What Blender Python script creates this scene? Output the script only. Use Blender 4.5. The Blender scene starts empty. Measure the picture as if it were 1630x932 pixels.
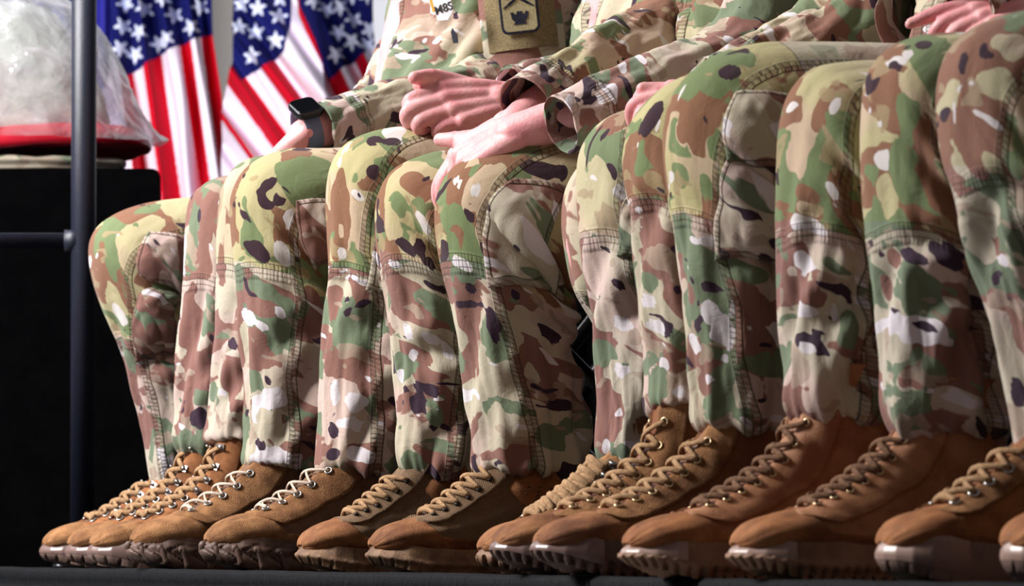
import bpy, bmesh, math, random
import numpy as np
from mathutils import Vector, Matrix
random.seed(7); np.random.seed(7)
PI = math.pi
SC = bpy.context.scene
COL = SC.collection

# ------------------------------------------------------------------ camera, light, exposure
W, H, F = 1630.0, 932.0, 9700.0
HORIZON = 863.0
CAM = np.array([0.0, 0.0, 0.04])
PITCH = math.atan((HORIZON - H / 2) / F)
cam_data = bpy.data.cameras.new('camera')
cam_data.sensor_width = 36.0
cam_data.lens = F / W * 36.0
cam_data.clip_start = 0.1
cam_data.clip_end = 100
cam_data.dof.use_dof = True
cam_data.dof.focus_distance = 7.75
cam_data.dof.aperture_fstop = 17.0
cam = bpy.data.objects.new('camera', cam_data); COL.objects.link(cam)
cam.location = CAM; cam.rotation_euler = (PI / 2 + PITCH, 0, 0)
SC.camera = cam
SC.view_settings.view_transform = 'Standard'
SC.view_settings.look = 'None'
SC.view_settings.gamma = 1.0
SC.view_settings.use_curve_mapping = False
SC.view_settings.exposure = 0.0

world = bpy.data.worlds.new('world'); SC.world = world; world.use_nodes = True
world.node_tree.nodes['Background'].inputs[0].default_value = (0.72, 0.80, 1.0, 1)
world.node_tree.nodes['Background'].inputs[1].default_value = 0.05

def area_light(name, loc, target, size, size_y, power, color):
    l = bpy.data.lights.new(name, 'AREA'); l.shape = 'RECTANGLE'
    l.size = size; l.size_y = size_y; l.energy = power; l.color = color
    o = bpy.data.objects.new(name, l); COL.objects.link(o)
    o.location = loc
    d = Vector(target) - Vector(loc)
    o.rotation_euler = d.to_track_quat('-Z', 'Y').to_euler()
    return o
area_light('hangar_window_light', (-5.0, 7.35, 3.7), (0.0, 7.6, 0.3), 1.4, 1.4, 690, (1.0, 0.975, 0.95))
area_light('ceiling_light', (1.0, 7.5, 5.5), (0.2, 7.8, 0.3), 3.0, 3.0, 14, (0.93, 0.96, 1.0))
area_light('background_light', (-3.0, 9.5, 4.0), (-0.7, 14.5, 0.8), 2.5, 2.0, 440, (1.0, 0.98, 1.0))

# ------------------------------------------------------------------ frames of reference
def ray(px, py):
    x = (px - W / 2) / F; z = (H / 2 - py) / F
    c, s = math.cos(PITCH), math.sin(PITCH)
    return np.array([x, c - s * z, s + c * z])
def at(px, py, d):
    r = ray(px, py)
    return CAM + r * (d / r[1])
def n3(v):
    v = np.asarray(v, float); return v / np.linalg.norm(v)
_a = math.radians(18.4)
FWD = np.array([-math.cos(_a), -math.sin(_a), 0.0])     # the way the row faces
LAT = np.array([math.sin(_a), -math.cos(_a), 0.0])      # towards the person's own left
UP = np.array([0, 0, 1.0])
def on_plane(px, py, P0, nrm=None):
    nrm = LAT if nrm is None else nrm
    r = ray(px, py)
    t = np.dot(P0 - CAM, nrm) / np.dot(r, nrm)
    return CAM + r * t
def to_px(P):
    P = np.asarray(P, float) - CAM
    c, s = math.cos(PITCH), math.sin(PITCH)
    y = c * P[..., 1] + s * P[..., 2]; z = -s * P[..., 1] + c * P[..., 2]
    return np.stack([W / 2 + F * P[..., 0] / y, H / 2 - F * z / y], -1)

# ------------------------------------------------------------------ noise
_perm = np.random.RandomState(3).permutation(256); _perm = np.concatenate([_perm, _perm, _perm])
_g = np.random.RandomState(4).randn(256, 3); _g /= np.linalg.norm(_g, axis=1)[:, None]
def noise(x, y, z):
    x, y, z = np.broadcast_arrays(np.asarray(x, float), y, z)
    xi, yi, zi = np.floor(x).astype(int), np.floor(y).astype(int), np.floor(z).astype(int)
    xf, yf, zf = x - xi, y - yi, z - zi
    xi &= 255; yi &= 255; zi &= 255
    f = lambda t: t * t * t * (t * (t * 6 - 15) + 10)
    u, v, w = f(xf), f(yf), f(zf)
    def g(i, j, k):
        h = _perm[_perm[_perm[(xi + i) & 255] + ((yi + j) & 255)] + ((zi + k) & 255)]
        gr = _g[h]
        return gr[..., 0] * (xf - i) + gr[..., 1] * (yf - j) + gr[..., 2] * (zf - k)
    l = lambda a, b, t: a + t * (b - a)
    return 1.5 * l(l(l(g(0,0,0), g(1,0,0), u), l(g(0,1,0), g(1,1,0), u), v),
                   l(l(g(0,0,1), g(1,0,1), u), l(g(0,1,1), g(1,1,1), u), v), w)
def ridge(v, k=1.0):
    return (1 - np.abs(v) * 2) ** 1 * k
def sstep(a, b, x):
    t = np.clip((x - a) / (b - a), 0, 1); return t * t * (3 - 2 * t)

# ------------------------------------------------------------------ materials
def new_mat(name):
    m = bpy.data.materials.new(name); m.use_nodes = True
    nt = m.node_tree
    return m, nt, nt.nodes['Principled BSDF']
class NT:
    def __init__(s, nt): s.nt = nt
    def n(s, typ, ins=None, **kw):
        nd = s.nt.nodes.new(typ)
        for k, v in kw.items(): setattr(nd, k, v)
        if ins:
            for k, v in ins.items():
                sock = nd.inputs[k]
                if isinstance(v, bpy.types.NodeSocket): s.nt.links.new(v, sock)
                else: sock.default_value = v
        return nd
    def math(s, op, a, b=None, c=None, clamp=False):
        nd = s.nt.nodes.new('ShaderNodeMath'); nd.operation = op; nd.use_clamp = clamp
        for i, v in enumerate((a, b, c)):
            if v is None: continue
            if isinstance(v, bpy.types.NodeSocket): s.nt.links.new(v, nd.inputs[i])
            else: nd.inputs[i].default_value = v
        return nd.outputs[0]
    def mix(s, f, a, b):
        nd = s.nt.nodes.new('ShaderNodeMix'); nd.data_type = 'RGBA'
        for i, v in ((0, f), (6, a), (7, b)):
            if isinstance(v, bpy.types.NodeSocket): s.nt.links.new(v, nd.inputs[i])
            else: nd.inputs[i].default_value = v
        return nd.outputs[2]
    def ramp(s, v, lo, hi):
        nd = s.nt.nodes.new('ShaderNodeMapRange'); nd.interpolation_type = 'SMOOTHSTEP'
        s.nt.links.new(v, nd.inputs[0]); nd.inputs[1].default_value = lo; nd.inputs[2].default_value = hi
        return nd.outputs[0]
    def noise(s, vec, scale, detail=1.0, rough=0.5, dist=0.0):
        return s.n('ShaderNodeTexNoise', {'Vector': vec, 'Scale': scale, 'Detail': detail, 'Roughness': rough, 'Distortion': dist}).outputs[0]
    def link(s, a, b): s.nt.links.new(a, b)
def srgb(r, g, b, a=1.0):
    f = lambda c: ((c / 255 + 0.055) / 1.055) ** 2.4 if c > 10 else c / 255 / 12.92
    return (f(r), f(g), f(b), a)

def camo_material():
    m, nt, bs = new_mat('camouflage_cloth'); T = NT(nt)
    tex = T.n('ShaderNodeAttribute', attribute_name='tex').outputs['Vector']
    seam = T.n('ShaderNodeAttribute', attribute_name='seam').outputs['Vector']
    biasn = T.n('ShaderNodeAttribute', attribute_name='bias')
    look = T.n('ShaderNodeAttribute', attribute_name='look').outputs['Vector']
    sx = T.n('ShaderNodeSeparateXYZ', {0: seam}); dside, dknee, dthigh = sx.outputs
    lx = T.n('ShaderNodeSeparateXYZ', {0: look}); warm0, grey, fine = lx.outputs
    lower = T.math('GREATER_THAN', dknee, 0.0); below = T.math('GREATER_THAN', fine, 0.0)
    rear = T.math('GREATER_THAN', dside, 0.0)
    seat = T.math('GREATER_THAN', dthigh, 0.0)
    # every cloth panel is cut from another place of the print
    panel = T.math('ADD', T.math('MULTIPLY', lower, 3.7), T.math('MULTIPLY', rear, 7.3))
    panel = T.math('ADD', panel, T.math('MULTIPLY', seat, 5.1))
    tx = T.n('ShaderNodeSeparateXYZ', {0: tex})
    zz = T.math('ADD', tx.outputs[2], panel)
    base = T.n('ShaderNodeCombineXYZ', {0: tx.outputs[0], 1: tx.outputs[1], 2: zz}).outputs[0]
    wide = T.n('ShaderNodeCombineXYZ', {0: T.math('MULTIPLY', tx.outputs[0], 0.55), 1: tx.outputs[1], 2: zz}).outputs[0]
    # warmth: lower shin panels come out cooler and pinker than the upper panels
    warm = T.math('SUBTRACT', warm0, T.math('MULTIPLY', T.math('MAXIMUM', T.math('MAXIMUM', below, lower), T.math('MULTIPLY', seat, 0.8)), 0.8), clamp=True)
    def pal(w, c): return T.mix(warm, srgb(*c), srgb(*w))
    cream = pal((178, 168, 122), (188, 178, 160))
    tan = pal((192, 168, 140), (196, 172, 164))
    brown = pal((134, 95, 70), (137, 98, 90))
    green = pal((114, 128, 86), (112, 124, 102))
    dark = pal((56, 36, 44), (60, 43, 58))
    white = pal((212, 204, 200), (214, 206, 212))
    br = T.n('ShaderNodeSeparateColor', {0: biasn.outputs['Color']})
    b_br, b_gr, b_wh = br.outputs; b_dk = biasn.outputs['Alpha']
    s_ = lambda v, lo: T.ramp(v, lo - 0.006, lo + 0.006)
    soft = T.ramp(T.noise(wide, 9.0, 2.0), 0.44, 0.60)
    c = T.mix(soft, cream, tan)
    nb = T.math('ADD', T.noise(wide, 14.5, 3.0, 0.5, 0.4), T.math('SUBTRACT', b_br, 0.5))
    c = T.mix(s_(nb, 0.52), c, brown)
    ng = T.math('ADD', T.noise(T.n('ShaderNodeVectorMath', {0: wide, 1: (3.1, 1.7, 9.0)}, operation='ADD').outputs[0], 16.5, 3.0, 0.5, 0.4), T.math('SUBTRACT', b_gr, 0.5))
    c = T.mix(s_(ng, 0.565), c, green)
    n2 = T.noise(T.n('ShaderNodeVectorMath', {0: wide, 1: (8.1, 2.7, 4.0)}, operation='ADD').outputs[0], 33.0, 2.0, 0.5, 0.4)
    c = T.mix(T.math('MULTIPLY', s_(n2, 0.62), 0.8), c, T.mix(0.5, brown, cream))
    nw = T.math('ADD', T.noise(T.n('ShaderNodeVectorMath', {0: wide, 1: (1.3, 5.7, 2.0)}, operation='ADD').outputs[0], 33.0, 1.6, 0.5, 0.35), T.math('SUBTRACT', b_wh, 0.5))
    c = T.mix(s_(nw, 0.655), c, white)
    nd = T.math('ADD', T.noise(T.n('ShaderNodeVectorMath', {0: wide, 1: (6.3, 0.7, 7.0)}, operation='ADD').outputs[0], 28.0, 2.0, 0.5, 0.6), T.math('SUBTRACT', b_dk, 0.5))
    c = T.mix(s_(nd, 0.645), c, dark)
    # faded plain seat panel
    c = T.mix(T.math('MULTIPLY', grey, 0.75), c, T.mix(0.5, srgb(150, 145, 128), cream))
    # ripstop / weave speckle
    sp = T.noise(base, 900.0, 1.0)
    c = T.mix(T.math('MULTIPLY', T.ramp(sp, 0.35, 0.75), 0.10), c, srgb(30, 24, 24))
    # stitch lines along the seams
    def stitch(d, off, wdt):
        return T.math('LESS_THAN', T.math('ABSOLUTE', T.math('SUBTRACT', T.math('ABSOLUTE', d), off)), wdt)
    st = T.math('MAXIMUM', stitch(dside, 0.0075, 0.0007), stitch(dknee, 0.006, 0.0006))
    st = T.math('MAXIMUM', st, stitch(dside, 0.0, 0.0006))
    st = T.math('MAXIMUM', st, stitch(dknee, 0.0, 0.0006))
    st = T.math('MAXIMUM', st, stitch(dthigh, 0.0, 0.0007))
    # darker rungs across the puckers between the stitch rows
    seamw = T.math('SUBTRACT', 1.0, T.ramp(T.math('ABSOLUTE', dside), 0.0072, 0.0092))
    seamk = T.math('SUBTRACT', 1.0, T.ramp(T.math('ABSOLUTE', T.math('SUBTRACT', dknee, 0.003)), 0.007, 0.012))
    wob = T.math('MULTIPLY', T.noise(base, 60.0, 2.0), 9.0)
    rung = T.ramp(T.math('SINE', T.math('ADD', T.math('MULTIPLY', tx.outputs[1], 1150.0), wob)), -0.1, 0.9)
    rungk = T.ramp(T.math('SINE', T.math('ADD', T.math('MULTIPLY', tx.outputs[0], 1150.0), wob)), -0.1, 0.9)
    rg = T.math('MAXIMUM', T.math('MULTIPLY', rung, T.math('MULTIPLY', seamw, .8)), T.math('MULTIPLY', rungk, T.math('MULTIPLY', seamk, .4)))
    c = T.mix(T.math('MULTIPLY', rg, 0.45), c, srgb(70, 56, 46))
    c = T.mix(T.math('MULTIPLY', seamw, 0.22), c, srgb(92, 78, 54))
    c = T.mix(T.math('MULTIPLY', st, 0.6), c, srgb(52, 42, 34))
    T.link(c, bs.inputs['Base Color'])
    bs.inputs['Roughness'].default_value = 0.92
    bs.inputs['Specular IOR Level'].default_value = 0.12
    bs.inputs['Sheen Weight'].default_value = 0.12
    # bump: weave, small creases, seam ridges with puckers
    cr = T.noise(base, 38.0, 3.0, 0.55, 0.6)
    puck = T.noise(T.n('ShaderNodeVectorMath', {0: base, 1: (0.25, 1.0, 1.0)}, operation='MULTIPLY').outputs[0], 170.0, 1.0)
    puckk = T.noise(T.n('ShaderNodeVectorMath', {0: base, 1: (1.0, 0.25, 1.0)}, operation='MULTIPLY').outputs[0], 170.0, 1.0)
    hgt = T.math('MULTIPLY', cr, 0.0024)
    hgt = T.math('ADD', hgt, T.math('MULTIPLY', seamw, T.math('ADD', T.math('MULTIPLY', puck, 0.003), 0.0012)))
    hgt = T.math('ADD', hgt, T.math('MULTIPLY', seamk, T.math('ADD', T.math('MULTIPLY', puckk, 0.002), 0.001)))
    hgt = T.math('SUBTRACT', hgt, T.math('MULTIPLY', st, 0.0012))
    hgt = T.math('SUBTRACT', T.math('ADD', hgt, T.math('MULTIPLY', sp, 0.00025)), T.math('MULTIPLY', rg, 0.0012))
    bp = T.n('ShaderNodeBump', {'Height': hgt, 'Strength': 0.85, 'Distance': 1.0})
    T.link(bp.outputs[0], bs.inputs['Normal'])
    return m
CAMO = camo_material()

def cloth_like(name, c1, c2, scale=60, bump=0.0006, rough=0.85, c3=None, spec=0.3, bscale=None):
    m, nt, bs = new_mat(name); T = NT(nt)
    co = T.n('ShaderNodeTexCoord').outputs['Object']
    a = T.ramp(T.noise(co, scale, 3.0, 0.6), 0.35, 0.65)
    c = T.mix(a, c1, c2)
    if c3 is not None:
        b = T.ramp(T.noise(co, scale * 0.55, 4.0, 0.65), 0.42, 0.68)
        c = T.mix(T.math('MULTIPLY', b, 0.7), c, c3)
    T.link(c, bs.inputs['Base Color'])
    bs.inputs['Roughness'].default_value = rough
    bs.inputs['Specular IOR Level'].default_value = spec
    h = T.noise(co, bscale or 700, 2.0, 0.6)
    bp = T.n('ShaderNodeBump', {'Height': h, 'Strength': 0.7, 'Distance': bump * 3})
    T.link(bp.outputs[0], bs.inputs['Normal'])
    return m
def weave_mat(name, c1, c2, scale):
    m, nt, bs = new_mat(name); T = NT(nt)
    tex = T.n('ShaderNodeAttribute', attribute_name='tex').outputs['Vector']
    s = T.n('ShaderNodeSeparateXYZ', {0: tex})
    a = T.math('MULTIPLY', T.math('SINE', T.math('MULTIPLY', s.outputs[0], scale)), T.math('SINE', T.math('MULTIPLY', s.outputs[1], scale)))
    a = T.ramp(a, -0.5, 0.7)
    T.link(T.mix(a, c1, c2), bs.inputs['Base Color'])
    bs.inputs['Roughness'].default_value = 0.8
    bp = T.n('ShaderNodeBump', {'Height': a, 'Strength': 0.8, 'Distance': 0.0015})
    T.link(bp.outputs[0], bs.inputs['Normal'])
    return m
def plain(name, col, rough=0.6, metal=0.0, spec=0.5):
    m, nt, bs = new_mat(name)
    bs.inputs['Base Color'].default_value = col
    bs.inputs['Roughness'].default_value = rough
    bs.inputs['Metallic'].default_value = metal
    bs.inputs['Specular IOR Level'].default_value = spec
    return m
M = {}
M['suede'] = cloth_like('tan_suede', srgb(140, 96, 60), srgb(172, 124, 82), 45, 0.0012, 0.9, srgb(108, 70, 44))
M['suede_brown'] = cloth_like('brown_suede', srgb(124, 76, 44), srgb(160, 108, 68), 30, 0.0005, 0.8, srgb(92, 52, 30))
M['suede_orange'] = cloth_like('orange_brown_suede', srgb(138, 84, 46), srgb(166, 108, 64), 30, 0.0005, 0.78, srgb(104, 62, 36))
M['leather'] = cloth_like('brown_leather', srgb(118, 68, 38), srgb(136, 84, 50), 25, 0.0003, 0.5)
M['nylon'] = cloth_like('brown_nylon', srgb(104, 74, 56), srgb(120, 88, 66), 40, 0.0003, 0.75)
M['pink_leather'] = cloth_like('light_tan_leather', srgb(150, 96, 62), srgb(170, 118, 82), 30, 0.0004, 0.6)
M['mesh_fabric'] = weave_mat('woven_boot_fabric', srgb(104, 78, 54), srgb(158, 124, 90), 2300)
M['sole_dark'] = cloth_like('brown_grey_rubber', srgb(88, 68, 60), srgb(108, 84, 74), 30, 0.0003, 0.45)
M['sole_tan'] = cloth_like('tan_rubber', srgb(140, 104, 82), srgb(160, 124, 100), 25, 0.0003, 0.6, srgb(112, 84, 64))
M['sole_brown'] = cloth_like('brown_rubber', srgb(128, 96, 72), srgb(158, 124, 94), 40, 0.0004, 0.6, srgb(96, 70, 54))
M['sole_grey'] = cloth_like('grey_brown_rubber', srgb(128, 104, 96), srgb(146, 120, 108), 25, 0.0002, 0.35)
M['sole_pale'] = plain('pale_toe_rubber', srgb(160, 130, 118), 0.36)
M['cap_gloss'] = plain('glossy_toe_rubber', srgb(122, 98, 92), 0.28)
M['lace'] = cloth_like('tan_lace_cord', srgb(150, 116, 82), srgb(178, 142, 106), 200, 0.0004, 0.9)
M['lace_light'] = cloth_like('light_lace_cord', srgb(196, 176, 158), srgb(214, 196, 180), 200, 0.0004, 0.9)
M['lace_dark'] = cloth_like('brown_lace_cord', srgb(96, 66, 48), srgb(126, 92, 66), 200, 0.0004, 0.9)
M['metal'] = plain('silver_metal', srgb(190, 188, 186), 0.3, 1.0)
M['brass'] = plain('pale_brass_metal', srgb(216, 190, 150), 0.35, 0.8)
M['black'] = plain('matte_black', srgb(14, 14, 16), 0.6)
M['black_gloss'] = plain('glossy_black_glass', srgb(6, 6, 8), 0.12)
M['hair'] = cloth_like('dark_brown_hair', srgb(38, 26, 20), srgb(56, 40, 30), 90, 0.001, 0.8)
def skin_mat():
    m, nt, bs = new_mat('skin'); T = NT(nt)
    co = T.n('ShaderNodeTexCoord').outputs['Object']
    c = T.mix(T.ramp(T.noise(co, 28, 3.0, 0.6), 0.35, 0.7), srgb(234, 172, 172), srgb(224, 144, 148))
    T.link(c, bs.inputs['Base Color'])
    bs.inputs['Roughness'].default_value = 0.5
    bs.inputs['Subsurface Weight'].default_value = 0.25
    bs.inputs['Subsurface Radius'].default_value = (0.012, 0.005, 0.003)
    bs.inputs['Subsurface Scale'].default_value = 0.6
    h = T.noise(co, 260, 3.0, 0.6)
    bp = T.n('ShaderNodeBump', {'Height': h, 'Strength': 0.5, 'Distance': 0.0012}); T.link(bp.outputs[0], bs.inputs['Normal'])
    return m
M['skin'] = skin_mat()

# ------------------------------------------------------------------ mesh helpers
class Acc:
    """collects grids / tubes / boxes into one mesh"""
    def __init__(s): s.v = []; s.f = []; s.attr = {}; s.n = 0; s.sm = []
    def add(s, V, Fc, attrs=None, smooth=True):
        V = np.asarray(V, float).reshape(-1, 3)
        s.v.append(V); s.f += [tuple(int(i) + s.n for i in f) for f in Fc]
        s.sm += [smooth] * len(Fc)
        attrs = attrs or {}
        s.attr.setdefault('_n', []).append((s.n, len(V), attrs))
        s.n += len(V)
    def grid(s, P, attrs=None, wrap=False, cap0=False, cap1=False, smooth=True):
        nu, nt = P.shape[:2]
        idx = np.arange(nu * nt).reshape(nu, nt)
        q = []
        jn = nt if wrap else nt - 1
        j = np.arange(jn); j2 = (j + 1) % nt
        for i in range(nu - 1):
            q += list(zip(idx[i, j], idx[i, j2], idx[i + 1, j2], idx[i + 1, j]))
        V = P.reshape(-1, 3); A = {k: np.asarray(a).reshape(nu * nt, -1) for k, a in (attrs or {}).items()}
        extra = []
        for flag, i in ((cap0, 0), (cap1, nu - 1)):
            if flag:
                extra.append(P[i].mean(0)); ci = nu * nt + len(extra) - 1
                for a in range(jn):
                    t = (idx[i, a], idx[i, (a + 1) % nt], ci)
                    q.append(t if i else t[::-1])
                for k in A: A[k] = np.vstack([A[k], A[k][idx[i, 0]][None]])
        if extra: V = np.vstack([V, np.array(extra)])
        s.add(V, q, A, smooth)
    def tube(s, pts, r, nt=8, cap=True, flat=1.0):
        pts = np.asarray(pts, float); n = len(pts)
        r = np.broadcast_to(np.asarray(r, float), (n,))
        t = np.gradient(pts, axis=0); t /= np.linalg.norm(t, axis=1)[:, None] + 1e-12
        ref = np.array([0, 0, 1.0]) if abs(t[0][2]) < 0.9 else np.array([1.0, 0, 0])
        P = np.zeros((n, nt, 3)); a = n3(np.cross(t[0], ref))
        th = np.arange(nt) / nt * 2 * PI
        for i in range(n):
            a = a - t[i] * np.dot(a, t[i]); a = n3(a); b = np.cross(t[i], a)
            P[i] = pts[i] + r[i] * (np.cos(th)[:, None] * a + flat * np.sin(th)[:, None] * b)
        s.grid(P, wrap=True, cap0=cap, cap1=cap)
    def ball(s, c, r, n=10):
        c = np.asarray(c); u = np.linspace(0.02, PI - 0.02, n); t = np.arange(2 * n) / (2 * n) * 2 * PI
        r = np.broadcast_to(np.asarray(r, float), (3,))
        P = np.stack([np.sin(u)[:, None] * np.cos(t) * r[0], np.sin(u)[:, None] * np.sin(t) * r[1], np.cos(u)[:, None] * np.ones_like(t) * r[2]], -1) + c
        s.grid(P[::-1], wrap=True, cap0=True, cap1=True)
    def box(s, c, X, Y, Z):
        c, X, Y, Z = map(lambda a: np.asarray(a, float), (c, X, Y, Z))
        V = [c + i * X + j * Y + k * Z for i in (-1, 1) for j in (-1, 1) for k in (-1, 1)]
        Fc = [(0,1,3,2),(4,6,7,5),(0,4,5,1),(2,3,7,6),(0,2,6,4),(1,5,7,3)]
        if np.dot(np.cross(X, Y), Z) < 0: Fc = [f[::-1] for f in Fc]
        s.add(V, Fc, smooth=False)
    def prism(s, poly2d, o, ex, ey, nrm, h, smooth=False):
        """poly2d (counter-clockwise seen from +nrm) extruded from 0 to h along nrm"""
        o, ex, ey, nrm = map(lambda a: np.asarray(a, float), (o, ex, ey, nrm))
        n = len(poly2d)
        b = [o + p[0] * ex + p[1] * ey for p in poly2d]; t = [q + nrm * h for q in b]
        Fc = [tuple(range(n, 2 * n)), tuple(range(n - 1, -1, -1))] + [(i, (i + 1) % n, (i + 1) % n + n, i + n) for i in range(n)]
        s.add(b + t, Fc, smooth=smooth)
    def obj(s, name, mat, parent=None, bevel=0.0, subsurf=0, label=None, origin=None):
        V = np.vstack(s.v)
        if origin is not None: V = V - np.asarray(origin)
        me = bpy.data.meshes.new(name)
        me.from_pydata(V.tolist(), [], s.f)
        me.polygons.foreach_set('use_smooth', s.sm)
        keys = set(k for (_, _, a) in s.attr['_n'] for k in a)
        dflt = {'tex': (0, 0, 0), 'seam': (-10, -10, -10), 'bias': (0.5, 0.5, 0.5, 0.5), 'look': (1, 0, 0)}
        for k in keys:
            dim = 4 if k in ('bias', 'Col') else 3
            arr = np.zeros((s.n, dim)); arr[:] = dflt.get(k, (0,) * dim)
            for (o0, n, a) in s.attr['_n']:
                if k in a: arr[o0:o0 + n] = np.asarray(a[k]).reshape(n, dim)
            at_ = me.attributes.new(k, 'FLOAT_COLOR' if dim == 4 else 'FLOAT_VECTOR', 'POINT')
            at_.data.foreach_set('color' if dim == 4 else 'vector', arr.astype(np.float32).ravel())
        me.materials.append(mat); me.update()
        bm = bmesh.new(); bm.from_mesh(me); bmesh.ops.recalc_face_normals(bm, faces=bm.faces); bm.to_mesh(me); bm.free()
        o = bpy.data.objects.new(name, me); COL.objects.link(o)
        if origin is not None: o.location = Vector(origin)
        if parent is not None: attach(o, parent)
        if bevel:
            b = o.modifiers.new('bevel', 'BEVEL'); b.width = bevel; b.segments = 2; b.limit_method = 'ANGLE'
        if subsurf:
            b = o.modifiers.new('sub', 'SUBSURF'); b.levels = subsurf; b.render_levels = subsurf
        if label: o['label'] = label
        return o
def world_loc(o):
    l = Vector(o.location)
    while o.parent: o = o.parent; l = l + Vector(o.location)
    return l
def attach(o, parent):
    """parent keeping the mesh where it stands (all our frames are unrotated)"""
    w = Vector(o.location); o.parent = parent; o.location = w - world_loc(parent)
def tag(o, label, cat, group=None, kind=None):
    if label: o['label'] = label
    if cat: o['category'] = cat
    if group: o['group'] = group
    if kind: o['kind'] = kind
    return o
def empty(name, loc):
    o = bpy.data.objects.new(name, None); COL.objects.link(o); o.location = Vector(loc); o.empty_display_size = 0.05
    return o

def catmull(K, m):
    """K (n,dim) control rows -> rows at parameter 0..n-1 with m steps per span"""
    K = np.asarray(K, float); n = len(K)
    u = np.linspace(0, n - 1, (n - 1) * m + 1)
    i = np.clip(np.floor(u).astype(int), 0, n - 2); t = (u - i)[:, None]
    g = lambda j: K[np.clip(j, 0, n - 1)]
    p0, p1, p2, p3 = g(i - 1), g(i), g(i + 1), g(i + 2)
    p0 = np.where((i == 0)[:, None], 2 * p1 - p2, p0); p3 = np.where((i == n - 2)[:, None], 2 * p2 - p1, p3)
    return u, 0.5 * ((2 * p1) + (-p0 + p2) * t + (2 * p0 - 5 * p1 + 4 * p2 - p3) * t ** 2 + (-p0 + 3 * p1 - 3 * p2 + p3) * t ** 3)

class Loft:
    """rings around a spine: centre C, half vector A (theta 0) and B (theta 90)"""
    def __init__(s, C, A, B, m=12, nt=96, power=2.0, th0=-130):
        K = np.hstack([C, A, B]); s.u, R = catmull(K, m)
        s.C, s.A, s.B = R[:, :3], R[:, 3:6], R[:, 6:9]
        s.th = np.radians(th0) + np.linspace(0, 2 * PI, nt + 1)
        c, sn = np.cos(s.th), np.sin(s.th)
        if power != 2.0:
            c = np.sign(c) * np.abs(c) ** (2 / power); sn = np.sign(sn) * np.abs(sn) ** (2 / power)
        s.P = s.C[:, None] + c[None, :, None] * s.A[:, None] + sn[None, :, None] * s.B[:, None]
        d = np.linalg.norm(np.diff(s.C, axis=0), axis=1); s.s = np.concatenate([[0], np.cumsum(d)])
        s.Rm = np.mean(np.linalg.norm(s.A, axis=1) + np.linalg.norm(s.B, axis=1)) / 2
        s.U = np.broadcast_to(s.u[:, None], s.P.shape[:2]); s.TH = np.broadcast_to(s.th[None], s.P.shape[:2])
        s.S = np.broadcast_to(s.s[:, None], s.P.shape[:2])
        s.renorm()
    def renorm(s):
        du = np.gradient(s.P, axis=0); dt = np.gradient(s.P, axis=1)
        seam = (s.P[:, 1] - s.P[:, -2]) / 2; dt[:, 0] = seam; dt[:, -1] = seam
        n = np.cross(du, dt); n /= np.linalg.norm(n, axis=2)[..., None] + 1e-12
        out = s.P - s.C[:, None]
        sg = np.sign(np.sum(n * out, axis=2).mean()); s.sgn = sg
        s.N = n * sg
    def disp(s, D):
        s.P = s.P + s.N * D[..., None]; s.renorm()
    def eval(s, u, th):
        """u station index, th radians"""
        u = np.asarray(u, float); th = np.asarray(th, float)
        fu = np.interp(u, s.u, np.arange(len(s.u))); t0 = s.th[0]
        th = (th - t0) % (2 * PI); ft = th / (2 * PI) * (len(s.th) - 1)
        i = np.clip(fu.astype(int), 0, len(s.u) - 2); j = np.clip(ft.astype(int), 0, len(s.th) - 2)
        a = (fu - i)[..., None]; b = (ft - j)[..., None]
        def bl(G): return (G[i, j] * (1 - a) + G[i + 1, j] * a) * (1 - b) + (G[i, j + 1] * (1 - a) + G[i + 1, j + 1] * a) * b
        N = bl(s.N); N /= np.linalg.norm(N, axis=-1)[..., None]
        return bl(s.P), N
    def s_at(s, u): return np.interp(u, s.u, s.s)
    def find(s, px, py, umax=99):
        """surface parameters seen at a traced point"""
        q = to_px(s.P); vis = np.sum(s.N * (CAM - s.P), axis=2) > 0
        d = np.hypot(q[..., 0] - px, q[..., 1] - py); d = np.where(vis & (s.U <= umax), d, 1e9)
        i, j = np.unravel_index(np.argmin(d), d.shape)
        return s.u[i], s.th[j]
def patch(acc, L, u, th, off, thick, attrs_fn=None, bulge=None, skirt=True):
    """cloth/leather piece laid on a loft; u, th are (n,m) arrays"""
    P, N = L.eval(u, th)
    o = np.full(u.shape, off) if np.isscalar(off) else off
    if bulge is not None: o = o + bulge
    T_ = P + N * o[..., None]
    n, m = u.shape
    at_ = attrs_fn(u, th) if attrs_fn else {}
    if skirt:
        inner = P + N * (o - thick)[..., None]
        def wrap(top, inn, expand=True):
            G = np.zeros((n + 2, m + 2) + top.shape[2:])
            G[1:-1, 1:-1] = top
            G[0, 1:-1] = inn[0]; G[-1, 1:-1] = inn[-1]; G[1:-1, 0] = inn[:, 0]; G[1:-1, -1] = inn[:, -1]
            G[0, 0] = inn[0, 0]; G[0, -1] = inn[0, -1]; G[-1, 0] = inn[-1, 0]; G[-1, -1] = inn[-1, -1]
            return G
        T_ = wrap(T_, inner)
        at_ = {k: wrap(a, a) for k, a in at_.items()}
    acc.grid(T_, at_)
def bil(c00, c01, c11, c10, n, m):
    """bilinear (u,th) patch from four corners"""
    a = np.linspace(0, 1, n)[:, None]; b = np.linspace(0, 1, m)[None]
    f = lambda k: (c00[k] * (1 - a) * (1 - b) + c01[k] * (1 - a) * b + c11[k] * a * b + c10[k] * a * (1 - b))
    return f(0), f(1)

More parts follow.
